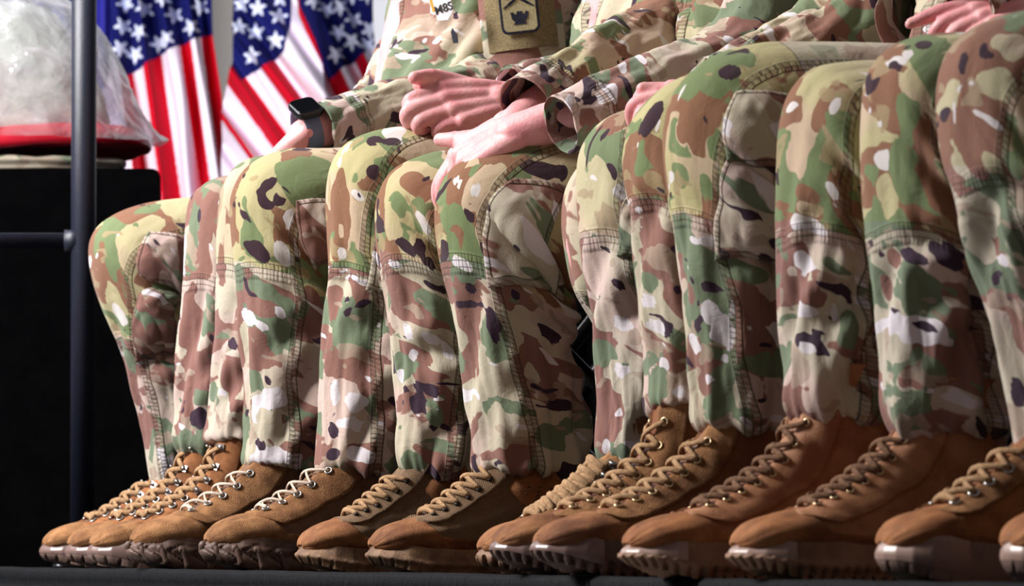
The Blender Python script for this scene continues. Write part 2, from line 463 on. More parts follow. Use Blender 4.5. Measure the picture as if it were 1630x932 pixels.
# ------------------------------------------------------------------ the setting
FLAGD = 14.0
def build_setting():
    # stage: its front edge runs parallel to the row of chairs, a hand's breadth before the toes
    e0 = at(-200, 896, 11.6); e1 = at(1500, 932, 5.2)
    d = n3([*(e1 - e0)[:2], 0]); back = np.array([-d[1], d[0], 0.0])
    if back[0] < 0: back = -back
    mid = at(700, 911, 7.6); mid[2] = 0
    # edge line a little in front of the toes
    base = TOE_LINE_P + FWD * 0.075
    e0 = base - LAT * 4.5; e1 = base + LAT * 5.5
    m = cloth_like('black_stage_carpet', srgb(5, 5, 6), srgb(10, 10, 12), 60, 0.0008, 0.6, spec=.2)
    a = Acc(); a.box((e0 + e1) / 2 - FWD * 1.75 + np.array([0, 0, -0.04]), LAT * 5.0, FWD * 1.75, np.array([0, 0, 0.04]))
    o = a.obj('stage_floor', m, bevel=0.004); o['kind'] = 'structure'; o.name = 'floor'
    # pleated skirt hanging from the edge
    n = 2600; t = np.linspace(0, 1, n)
    rows = []
    L_ = np.linalg.norm(e1 - e0)
    rnd = noise(t * L_ * 9, 3.3, 0.0); rnd2 = noise(t * L_ * 2.1, 7.3, 0.0)
    for z, amp, out in ((0.004, 0.0005, -0.002), (0.0045, 0.001, 0.006), (-0.001, 0.0035, 0.011), (-0.012, 0.004, 0.012), (-0.02, 0.0015, 0.009), (-0.024, 0.004, 0.012), (-0.06, 0.006, 0.014), (-0.5, 0.012, 0.02), (-0.95, 0.014, 0.02)):
        w = amp * np.sin(t * L_ / 0.0055 * 2 * PI * (1 + 0.0 * rnd) + 6 * rnd)
        zz = z + 0.0015 * rnd2 * (z > -0.03) + 0.001 * rnd * (z > -0.03)
        rows.append(e0[None] + (e1 - e0)[None] * t[:, None] + FWD[None] * (out + w + 0.002 * rnd)[:, None] + UP[None] * zz[:, None])
    a = Acc(); a.grid(np.array(rows))
    sk = a.obj('stage_skirt', cloth_like('black_pleated_cloth', srgb(5, 6, 10), srgb(10, 12, 18), 80, 0.0004, 0.75, spec=.15))
    tag(sk, 'black pleated cloth skirt hanging along the front edge of the stage', 'stage skirt')
    # hall floor and back wall
    a = Acc(); a.box((0, 12, -1.03), (9, 0, 0), (0, 14, 0), (0, 0, 0.03))
    o = a.obj('floor', cloth_like('grey_concrete', srgb(120, 118, 116), srgb(140, 138, 136), 3, 0.0004, 0.7)); o['kind'] = 'structure'
    a = Acc(); a.box((0, 16.6, 2.4), (9, 0, 0), (0, 0.1, 0), (0, 0, 3.5))
    o = a.obj('wall_back', cloth_like('pale_wall_paint', srgb(228, 230, 238), srgb(238, 240, 246), 2, 0.0002, 0.8)); o['kind'] = 'structure'
    # faint pilaster beam in the wall between the flags
    a = Acc()
    p = at(356, 60, 16.45); a.box((p[0], 16.45, 2.4), (0.035, 0, 0), (0, 0.05, 0), (0, 0, 3.4))
    o = a.obj('trim_1', plain('warm_grey_column_paint', srgb(236, 230, 216), 0.7)); o['kind'] = 'structure'
    # blue drape behind flag 1
    x0, x1 = at(-120, 50, 15.6)[0], at(192, 50, 15.6)[0]
    u = np.linspace(0, 1, 160); v = np.linspace(0, 1, 12)
    P = np.zeros((12, 160, 3)); P[..., 0] = x0 + (x1 - x0) * u; P[..., 1] = 15.6 + 0.03 * np.sin(u * 60 + 2 * noise(u * 5, 1, 1)); P[..., 2] = (-1.0 + 3.9 * v)[:, None]
    Q = P.copy(); Q[..., 1] += 0.012
    a = Acc(); a.grid(P); a.grid(Q)
    o = a.obj('blue_drape', plain('royal_blue_cloth', srgb(46, 44, 168), 0.8))
    tag(o, 'deep blue cloth drape hanging behind the plastic bag and leftmost flag', 'drape')
build_later = []

# ------------------------------------------------------------------ legs of the uniform
# traced outline pairs, hip to cuff: front/top point and back/under point
LEGS = {
 'L1': dict(calm=.35, d=9.3, ref=(150, 370), st=[(620,300,620,480),(480,303,480,480),(380,307,390,490),(300,314,330,505),(235,322,305,515),(180,342,300,520),(150,370,298,530),(145,410,300,545),(158,470,318,560),(185,540,332,600),(215,630,342,670),(238,730,348,735),(248,782,345,775)],
   knee=(168,545,290,565), side=[(225,400),(208,470),(218,560),(245,650)], thigh=(300,312), warm=0.75, seed=1.3),
 'L2': dict(d=8.85, ref=(300, 340), st=[(640,262,640,470),(520,266,520,470),(430,268,440,475),(380,272,420,480),(335,282,410,490),(308,305,405,500),(300,340,400,510),(296,400,405,530),(292,460,405,560),(287,540,405,600),(284,620,405,650),(283,690,402,700),(290,722,398,722)],
   knee=(296,448,346,452), side=None, thigh=(520,266), warm=0.15, seed=2.1),
 'L3': dict(d=8.6, ref=(352, 340), st=[(720,240,720,460),(600,242,600,460),(500,244,520,465),(430,246,485,475),(385,258,480,490),(360,290,475,505),(352,340,470,520),(349,420,470,540),(345,500,466,580),(342,580,460,640),(336,650,455,680),(334,692,452,702),(342,706,446,706)],
   knee=(350,420,372,420), side=None, thigh=(600,242), warm=0.55, seed=3.2),
 'L4': dict(d=8.35, ref=(370, 340), st=[(800,225,800,440),(690,228,690,440),(590,230,610,445),(520,233,575,455),(450,238,560,465),(400,262,555,475),(375,300,552,480),(370,340,552,490),(372,400,555,510),(377,450,560,540),(382,520,555,590),(388,600,545,650),(393,680,532,700),(397,728,520,735),(408,742,512,742)],
   knee=(378,432,470,440), side=[(520,318),(478,345),(470,400),(478,480),(462,600),(472,690)], thigh=(522,233), warm=0.9, seed=4.7),
 'L5': dict(d=8.1, ref=(526, 310), st=[(900,193,900,410),(800,195,800,410),(720,197,740,415),(660,200,715,430),(600,208,705,440),(555,228,700,450),(532,262,697,460),(526,310,695,475),(528,370,692,490),(531,430,690,520),(524,500,680,570),(517,580,670,640),(514,670,658,695),(514,732,648,738),(522,752,638,752)],
   knee=(532,424,600,440), side=[(690,212),(640,228),(605,290),(578,400),(602,480),(597,560),(603,660),(600,730)], thigh=(698,200), warm=0.95, seed=5.6),
 'L6': dict(d=7.85, ref=(600, 350), st=[(960,235,960,440),(870,237,870,440),(790,238,800,445),(735,240,780,455),(680,247,765,465),(630,268,758,475),(604,305,755,485),(600,350,757,495),(606,410,762,515),(612,460,768,545),(622,540,774,600),(632,630,778,670),(638,710,776,728),(645,753,766,755)],
   knee=(610,425,716,436), side=[(705,330),(690,400),(728,470),(735,560),(728,650),(724,730)], thigh=(870,237), warm=0.95, seed=6.4),
 'L7': dict(d=7.6, ref=(703, 350), st=[(1180,200,1180,430),(1050,205,1050,425),(950,208,960,430),(880,212,915,450),(800,226,905,470),(735,260,900,485),(708,300,902,495),(702,350,910,510),(710,420,910,530),(722,480,908,570),(738,580,915,625),(753,680,924,690),(765,733,918,735),(775,750,905,748)],
   knee=(714,414,779,422), side=[(895,236),(830,262),(785,310),(765,360),(778,420),(800,500),(826,600),(850,680),(858,735)], thigh=(905,212), warm=0.95, seed=7.9),
 'L8a': dict(d=7.4, ref=(903, 340), st=[(1250,190,1250,410),(1130,195,1130,410),(1050,205,1060,420),(990,220,1020,430),(940,245,1010,445),(912,285,1008,460),(903,340,1008,475),(908,400,1012,495),(924,460,1060,520),(962,520,1080,580),(985,620,1095,660),(990,700,1098,720),(996,735,1094,735)],
   knee=(915,470,960,476), side=None, thigh=(1130,195), warm=0.3, seed=8.5),
 'L8': dict(d=7.15, ref=(930, 280), st=[(1330,150,1330,390),(1230,150,1230,390),(1140,153,1150,395),(1080,157,1110,405),(1020,165,1095,420),(970,185,1090,430),(938,225,1088,445),(930,280,1088,455),(932,340,1090,470),(937,400,1095,500),(948,470,1095,550),(955,560,1092,620),(960,650,1090,680),(964,712,1088,722),(974,740,1078,742)],
   knee=(934,380,1000,384), side=[(1002,190),(995,250),(985,330),(998,380),(1010,450),(1040,560)], thigh=(1230,150), warm=0.6, seed=9.2),
 'L9': dict(d=6.8, ref=(1000, 235), st=[(1440,92,1440,350),(1340,93,1340,350),(1240,95,1250,355),(1170,98,1200,365),(1110,108,1190,375),(1055,135,1185,390),(1015,180,1183,400),(1000,235,1183,415),(1003,290,1185,430),(1010,330,1190,460),(1017,400,1185,510),(1024,500,1182,570),(1034,580,1178,620),(1040,635,1174,640),(1050,650,1166,650)],
   knee=(1010,320,1078,326), side=None, thigh=(1340,93), warm=0.95, seed=10.8),
 'L10': dict(calm=.45, d=6.6, ref=(1068, 185), st=[(1540,72,1540,340),(1440,70,1440,340),(1350,70,1360,345),(1270,70,1300,355),(1200,73,1280,365),(1130,95,1275,380),(1085,135,1272,395),(1066,185,1272,410),(1064,240,1275,425),(1070,300,1280,450),(1077,345,1285,490),(1085,420,1288,540),(1095,520,1285,590),(1103,610,1275,640),(1112,662,1262,675),(1128,686,1248,686)],
   knee=(1078,340,1150,358), side=[(1245,105),(1200,130),(1160,200),(1140,290),(1145,400),(1168,480),(1172,560),(1200,660)], thigh=(1256,75), warm=0.98, seed=11.7),
 'L11': dict(d=6.3, ref=(1247, 330), st=[(1580,95,1580,345),(1480,95,1490,345),(1410,96,1430,352),(1350,99,1412,362),(1300,108,1408,375),(1268,140,1405,385),(1253,190,1403,400),(1248,260,1403,420),(1247,330,1403,440),(1248,385,1405,480),(1250,460,1408,540),(1254,550,1410,610),(1259,620,1408,650),(1268,665,1400,666)],
   knee=(1250,378,1388,388), side=[(1372,150),(1352,240),(1345,330),(1386,400),(1385,480),(1378,560),(1385,650)], thigh=(1410,96), warm=0.85, seed=12.3),
 'L12': dict(d=6.1, ref=(1385, 250), st=[(1700,40,1700,310),(1620,42,1630,310),(1540,45,1580,318),(1470,52,1565,330),(1420,75,1560,345),(1392,115,1555,360),(1385,180,1557,380),(1385,250,1560,410),(1388,320,1562,440),(1392,385,1568,480),(1398,460,1575,550),(1406,550,1585,620),(1415,630,1588,670),(1428,690,1582,692)],
   knee=(1393,378,1540,390), side=[(1500,140),(1490,240),(1530,330),(1555,420),(1562,520),(1575,640)], thigh=(1560,44), warm=0.8, seed=13.9),
 'L13': dict(d=5.85, ref=(1512, 110), st=[(1900,5,1900,300),(1800,5,1810,300),(1720,8,1760,310),(1640,15,1730,325),(1570,35,1725,340),(1530,65,1722,355),(1512,110,1720,370),(1510,170,1722,390),(1516,240,1730,420),(1530,290,1740,460),(1550,370,1750,540),(1580,480,1760,620),(1606,590,1768,680),(1630,700,1768,720),(1645,730,1762,735)],
   knee=(1535,290,1640,292), side=[(1640,120),(1600,200),(1605,290),(1660,480)], thigh=(1720,8), warm=0.5, seed=14.4),
 'L14': dict(d=5.6, ref=(1690, 110), st=[(2090,-15,2090,290),(1990,-15,2000,290),(1910,-12,1950,300),(1830,-5,1920,315),(1760,15,1915,330),(1715,45,1912,345),(1695,90,1910,360),(1692,150,1912,380),(1696,220,1918,410),(1705,280,1925,450),(1720,360,1935,530),(1745,480,1945,610),(1768,590,1950,680),(1785,700,1950,720),(1800,735,1940,740)],
   knee=(1705,280,1830,285), side=None, thigh=(1910,-12), warm=0.5, seed=15.4),
}
# marks of the printed cloth, traced leg by leg: x, y, radius x, radius y, colour (B brown, G green, W white, D dark, C cream)
MARKS = {
 'L1': 'G 165 372 22 24;B 205 334 42 13;C 205 392 24 20;B 165 432 14 26;C 178 468 14 14;W 190 502 12 9;G 235 332 14 12;C 240 355 16 10;G 200 560 12 20;W 205 600 14 10;B 225 690 14 18;W 262 735 16 18',
 'L2': 'B 325 355 20 26;D 318 344 9 9;B 322 410 16 14;B 305 520 18 36;G 330 500 16 26;C 322 480 10 8;B 300 600 18 40;D 320 665 12 14',
 'L3': 'G 372 262 20 10;G 355 300 8 26;C 352 340 8 18;C 365 450 14 40;D 372 546 12 6;C 352 590 8 8;G 345 620 14 12;W 352 622 12 8;B 365 600 18 20;C 368 690 22 9',
 'L4': 'C 390 322 24 32;D 417 316 20 7;D 445 308 18 11;G 400 360 28 24;D 412 400 28 9;W 457 347 8 15;B 446 372 9 16;W 450 406 16 13;B 469 247 24 14;G 496 262 14 12;D 430 292 14 10;C 425 255 26 10;D 480 238 9 6;W 395 505 24 9;W 418 516 15 9;W 440 493 12 9;G 428 464 40 12;B 414 556 40 22;G 442 540 14 20;C 395 580 12 50;G 408 610 16 12;W 425 640 26 18;C 430 670 30 14;W 425 722 26 12;D 418 707 14 8;C 445 690 22 12;D 510 540 16 8;B 500 500 14 30;D 530 450 12 16',
 'L5': 'C 580 245 30 18;D 592 222 24 8;D 621 226 12 12;D 568 240 9 12;C 557 268 20 18;G 561 289 14 9;B 545 325 20 32;D 599 272 12 10;C 650 215 20 8;B 538 360 18 30;C 540 366 8 10;W 545 407 8 8;W 552 436 24 8;G 549 519 24 34;B 530 480 14 18;B 540 577 20 16;W 536 621 12 13;W 562 640 20 11;W 562 673 26 7;D 532 721 14 8;W 576 721 14 9;D 532 686 8 7;G 590 520 16 26;B 590 590 16 24;D 630 640 12 10;C 625 560 14 14',
 'L6': 'C 640 294 30 28;G 632 328 20 11;B 667 292 30 11;D 637 391 27 8;D 670 399 8 7;D 680 420 11 7;W 626 418 18 5;G 662 328 10 8;D 679 285 5 5;C 625 360 18 18;C 690 360 16 24;G 700 262 22 10;C 660 430 18 8;B 641 466 32 22;G 694 483 30 11;W 681 538 16 7;W 651 526 8 7;D 627 577 8 14;B 651 560 26 10;W 641 596 8 8;W 712 554 10 11;D 664 648 28 13;D 646 619 6 5;D 666 617 8 5;C 672 690 32 18;G 694 704 20 8;G 657 732 18 11;G 690 655 14 16;B 660 500 26 10;D 690 620 12 8',
 'L7': 'B 722 292 22 22;C 757 250 18 15;C 769 285 18 22;G 806 228 18 8;W 726 284 6 4;W 733 294 4 4;W 755 299 6 5;B 788 242 20 12;G 731 351 24 7;B 726 372 18 12;G 721 398 12 15;D 750 341 10 8;C 770 356 12 24;D 773 396 8 8;W 736 422 22 9;B 730 262 22 12;B 860 222 26 8;C 885 236 16 10;B 745 495 22 40;D 745 460 10 9;D 745 483 26 6;D 788 521 10 20;W 783 577 20 10;C 778 615 32 22;G 796 650 36 13;C 800 690 24 24;C 790 740 22 8;D 878 639 28 9;D 872 530 20 14;B 850 560 22 26;C 840 590 16 16;D 820 470 10 8;C 840 510 18 16;G 880 690 26 16',
 'L8': 'B 975 195 40 18;D 944 222 5 20;D 961 213 8 9;D 967 268 17 7;C 953 296 24 24;C 948 345 16 24;D 961 396 20 5;C 955 430 26 30;D 984 450 7 5;G 961 560 22 18;W 985 588 14 8;W 970 621 7 4;B 967 655 28 40;W 970 707 9 11;W 1009 710 19 5;G 990 720 9 8;W 988 510 18 10;G 1010 430 12 24;C 960 500 20 16;W 968 600 5 4',
 'L9': 'D 1036 187 15 15;W 1048 204 4 8;W 1019 233 13 5;G 1025 260 24 16;G 1030 150 14 16;B 1046 235 18 16;B 1042 284 22 9;D 1048 300 16 6;W 1013 311 7 5;W 1016 336 8 6;W 1028 361 13 5;B 1036 380 24 26;W 1033 479 15 6;D 1054 517 20 10;W 1042 522 16 8;W 1054 581 10 8;G 1031 445 22 14;B 1040 420 26 10;G 1045 610 24 20;W 1035 560 7 5;D 1025 550 6 5',
 'L10': 'B 1112 190 28 38;G 1135 135 22 11;D 1161 114 17 8;W 1083 147 6 12;G 1083 276 22 12;B 1129 332 14 26;G 1125 300 14 14;W 1100 100 9 6;W 1118 112 10 6;B 1085 215 14 18;D 1078 240 6 14;C 1215 88 24 8;G 1180 90 20 7;W 1100 376 17 7;G 1123 424 26 22;D 1135 459 23 6;W 1106 546 18 12;W 1152 552 20 26;B 1129 594 26 22;G 1160 612 20 22;B 1100 460 16 20;W 1128 500 12 12;D 1112 520 8 8;C 1185 620 16 24;G 1140 650 20 14',
 'L11': 'C 1287 146 30 30;D 1362 129 8 22;W 1333 164 10 12;C 1275 220 22 30;B 1287 311 24 8;W 1327 303 11 7;W 1290 356 32 10;G 1300 260 10 6;C 1290 335 20 8;B 1345 285 16 26;B 1270 424 18 26;D 1327 459 28 9;W 1287 500 24 11;W 1325 494 8 16;D 1304 526 12 6;D 1293 552 26 12;W 1288 552 14 6;C 1304 598 36 20;G 1320 420 30 9;B 1310 440 18 8;C 1300 640 34 14;C 1262 430 7 7;G 1350 520 12 20;W 1370 480 12 6',
 'L12': 'W 1409 242 26 15;W 1443 210 14 10;W 1400 201 8 6;G 1432 265 20 26;B 1414 135 20 14;C 1414 314 22 22;D 1472 311 8 5;B 1490 355 44 12;G 1440 180 22 22;C 1450 130 18 10;G 1500 110 26 14;D 1470 70 20 7;W 1445 86 9 5;B 1420 413 20 13;D 1449 407 26 8;G 1466 442 38 14;W 1420 505 20 20;W 1461 529 36 24;D 1426 497 17 6;B 1437 598 28 16;W 1501 628 34 10;G 1480 575 30 20;G 1450 660 30 16;B 1500 670 26 14;C 1405 560 9 18;D 1470 520 18 6;B 1410 460 12 14',
 'L13': 'B 1548 216 26 46;C 1582 135 32 18;W 1571 187 28 6;W 1520 180 6 12;D 1570 80 24 10;C 1600 70 30 14;D 1530 100 10 10;C 1571 332 34 28;G 1594 442 28 16;C 1600 563 34 60;C 1560 400 20 20;B 1620 520 12 26;G 1610 250 14 20;D 1620 620 10 10',
}
def parse_marks(t):
    out = []
    for q in t.split(';'):
        c, *v = q.split(); out.append((c, *map(float, v)))
    return out
def leg_loft(k):
    g = LEGS[k]
    P0 = at(g['ref'][0], g['ref'][1], g['d']); g['P0'] = P0
    C, A, B = [], [], []
    n = len(g['st'])
    for i, (ax, ay, bx, by) in enumerate(g['st']):
        a = on_plane(ax, ay, P0); b = on_plane(bx, by, P0)
        C.append((a + b) / 2); A.append((a - b) / 2)
        r = np.linalg.norm(a - b) / 2
        f = i / (n - 1)
        w = np.interp(f, [0, 0.35, 0.55, 0.8, 1], [0.085, 0.082, 0.078, 0.070, 0.058]) * (0.5 + 0.5 * min(r, 0.09) / 0.075)
        B.append(LAT * w)
    C = np.array(C); A = np.array(A); B = np.array(B)
    # turned-in hem
    hem = lambda f, dz: (C[-1] + UP * dz, A[-1] * f, B[-1] * f)
    c1, a1, b1 = hem(0.86, 0.002); c2, a2, b2 = hem(0.74, 0.02)
    C = np.vstack([C, c1, c2]); A = np.vstack([A, a1, a2]); B = np.vstack([B, b1, b2])
    L = Loft(C, A, B, m=14, nt=120)
    s, th, U = L.S, L.TH, L.U
    ns = n - 1
    ku = 6.5 if n < 14 else 7.0
    sd = g['seed'] * 7.7
    x = np.cos(th) * 1.3; y = np.sin(th) * 1.3
    D = 0.0055 * noise(x * 1.1 + sd, y * 1.1, s * 7)
    # long drape folds on shin and thigh, stronger on the back half
    backw = 0.35 + 0.65 * sstep(0.2, -0.7, np.cos(th + 0.35))
    shin = sstep(ku + 0.5, ku + 3, U)
    fold = noise(x * 2.1 + sd, y * 2.1 + s * 2.2, s * 3.5 + sd)
    D += (0.021 * np.sign(fold) * np.abs(fold) ** 1.25) * backw * (0.4 + 0.6 * shin)
    # slanted creases from the hollow of the knee
    phase = (s - L.s_at(ku + 1.2)) * 42 + 2.2 * np.cos(th - 0.3) * (1 + 0 * s) + 1.6 * noise(s * 9, x + sd, y)
    win = np.exp(-((U - (ku + 0.6)) / 2.1) ** 2) * sstep(0.55, -0.6, np.cos(th + 0.1))
    D += 0.0045 * np.sin(phase) * win
    rs = np.random.RandomState(int(g['seed'] * 100))
    for (ta, ua, tb, ub, dep, wid) in ((165, .7, 25, 3.6, .010, .014), (160, .4, 45, 1.6, .008, .010), (170, .2, 30, -.6, .009, .010), (160, 1.0, 70, 5.2, .012, .017), (200, .0, 60, -2.0, .008, .011),
                                       (150, 2.6, 95, 6.8, .013, .018), (40, 1.2, -30, 4.6, .006, .014), (100, 3.8, 50, 7.4, .008, .014)):
        ta, tb = math.radians(ta + rs.uniform(-14, 14)), math.radians(tb + rs.uniform(-18, 18)); ua += ku + rs.uniform(-.3, .3); ub += ku + rs.uniform(-.5, .5)
        pa = np.array([ta * .075, L.s_at(ua)]); pb = np.array([tb * .075, L.s_at(ub)]); ab = pb - pa
        q0 = th * .075 - pa[0]; q1 = s - pa[1]; tt = (q0 * ab[0] + q1 * ab[1]) / (ab @ ab)
        sag = .012 * np.sin(np.clip(tt, 0, 1) * PI) * rs.uniform(-1, 1)
        ds = (q0 * ab[1] - q1 * ab[0]) / np.linalg.norm(ab) + sag
        along = sstep(-.12, .15, tt) * (1 - sstep(.55, 1.08, tt))
        dep *= rs.uniform(.5, 1.15)
        D += along * dep * (-np.exp(-(ds / wid) ** 2) + .75 * np.exp(-((np.abs(ds) - wid * 1.9) / (wid * 1.0)) ** 2) * .7)
    calm = 1 - (1 - g.get('calm', 1)) * (1 - sstep(ku + 1.5, ku + 3, U)); D *= calm
    # small creases
    D += 0.0016 * noise(x * 5 + sd, y * 5, s * 28 + 2.5 * np.cos(th)) * (0.5 + shin)
    # gathered hem: soft bulge then ruffles
    hemw = sstep(ns - 1.4, ns - 0.2, U) * (1 - sstep(ns + 0.6, ns + 1.6, U))
    D += 0.006 * np.exp(-((U - (ns - 0.8)) / 0.7) ** 2)
    D += 0.0045 * noise(x * 4.5 + sd, y * 4.5, s * 6) * hemw
    # low tension at the hip end
    D *= np.clip(U / 1.5, 0, 1)
    L.disp(D)
    zsh = 0.009 * noise(x * 1.7 + sd, y * 1.7, 0.5) * hemw
    L.P = L.P + UP * zsh[..., None]; L.renorm()
    g['L'] = L; g['ku'] = ku; g['n'] = n
    # --- panel seams
    if g['side']:
        pr = sorted(L.find(p[0], p[1], n - 1.6) for p in g['side'])
        us = [p[0] for p in pr]; ts = [p[1] for p in pr]
        th_s = np.interp(U, us, ts)
    else:
        th_s = np.full(U.shape, math.radians(78)) + 0.0 * U
    g['ths'] = (lambda u, L=L, th_s=th_s: np.interp(u, L.u, th_s[:, 0]))
    rloc = np.linalg.norm(L.A, axis=1)[:, None]
    dside = (th - th_s) * rloc
    dside = np.where(th > th_s + 2.9, -0.3, dside)
    ka = L.find(g['knee'][0], g['knee'][1]); kb = L.find(g['knee'][2], g['knee'][3])
    uk = np.interp(th, sorted([ka[1], kb[1]]), [ka[0], kb[0]] if ka[1] < kb[1] else [kb[0], ka[0]])
    sk = np.interp(uk, L.u, L.s)
    dk = s - sk
    dk = np.where(dside > 0, -10, dk)
    g['sknee'] = float(np.mean(sk))
    tu = L.find(*g['thigh'])[0]
    dth = (L.s_at(tu) - s)
    g['attrs'] = {'tex': np.stack([th * L.Rm, s, np.full(s.shape, g['seed'])], -1),
                  'seam': np.stack([dside, dk, dth], -1),
                  'look': np.stack([np.full(s.shape, g['warm']), np.where(dth > 0, 0.7, 0.0), s - g['sknee']], -1)}
    # hand-placed marks of the print
    bias = np.full(s.shape + (4,), 0.5); bias[..., 2] = .475; bias[..., 3] = .47
    m_ = F / g['d']; nz = noise(th * L.Rm * 55 + sd, s * 55, 0.3); nz2 = noise(th * L.Rm * 28 + sd, s * 28, 5.3)
    for (ch, px, py, rx, ry) in parse_marks(MARKS.get(k, 'C 0 0 1 1')):
        u0, t0 = L.find(px, py, n - 1); s0 = L.s_at(u0)
        tx = (th - t0) * rloc * 1.0
        dd = (tx / (rx * 1.05 / m_)) ** 2 + ((s - s0) / (ry * 1.05 / m_)) ** 2
        w = np.clip(1.55 - dd * .85 + 1.1 * nz + 1.3 * nz2, 0, 1) * (dd < 4)
        for c_, v_ in enumerate({'B': (.76, .28, .46, .45), 'G': (None, .76, .44, .44), 'W': (None, None, .8, .3), 'D': (None, None, None, .8), 'C': (.28, .28, .46, .45)}[ch]):
            if v_ is not None: bias[..., c_] = bias[..., c_] * (1 - w) + w * v_
    g['attrs']['bias'] = bias
    return L
SEAMFAR = (-10, -10, -10)
def cloth_attrs(L, seed, warm, sh=(0, 0), grey=0.0, marks=None):
    def fn(u, th):
        s = np.interp(u, L.u, L.s)
        return {'tex': np.stack([th * L.Rm + sh[0], s + sh[1], np.full(s.shape, seed)], -1),
                'seam': np.broadcast_to(np.array(SEAMFAR, float), s.shape + (3,)).copy(),
                'look': np.stack([np.full(s.shape, warm), np.full(s.shape, grey), 0 * s], -1),
                'bias': np.full(s.shape + (4,), 0.5)}
    return fn
def edge_seam(fn, wid, hei):
    """adds stitch lines 6 mm in from the border of a patch"""
    def f2(u, th):
        A = fn(u, th); n, m = u.shape
        a = np.linspace(0, 1, n)[:, None] * np.ones((n, m)); b = np.linspace(0, 1, m)[None] * np.ones((n, m))
        da = np.minimum(a, 1 - a) * hei; db = np.minimum(b, 1 - b) * wid
        dmin = np.minimum(da, db)
        A['seam'] = A['seam'].copy(); A['seam'][..., 1] = -10; A['seam'][..., 0] = -np.maximum(dmin, 0.0008) ; A['seam'][..., 2] = -10
        return A
    return f2

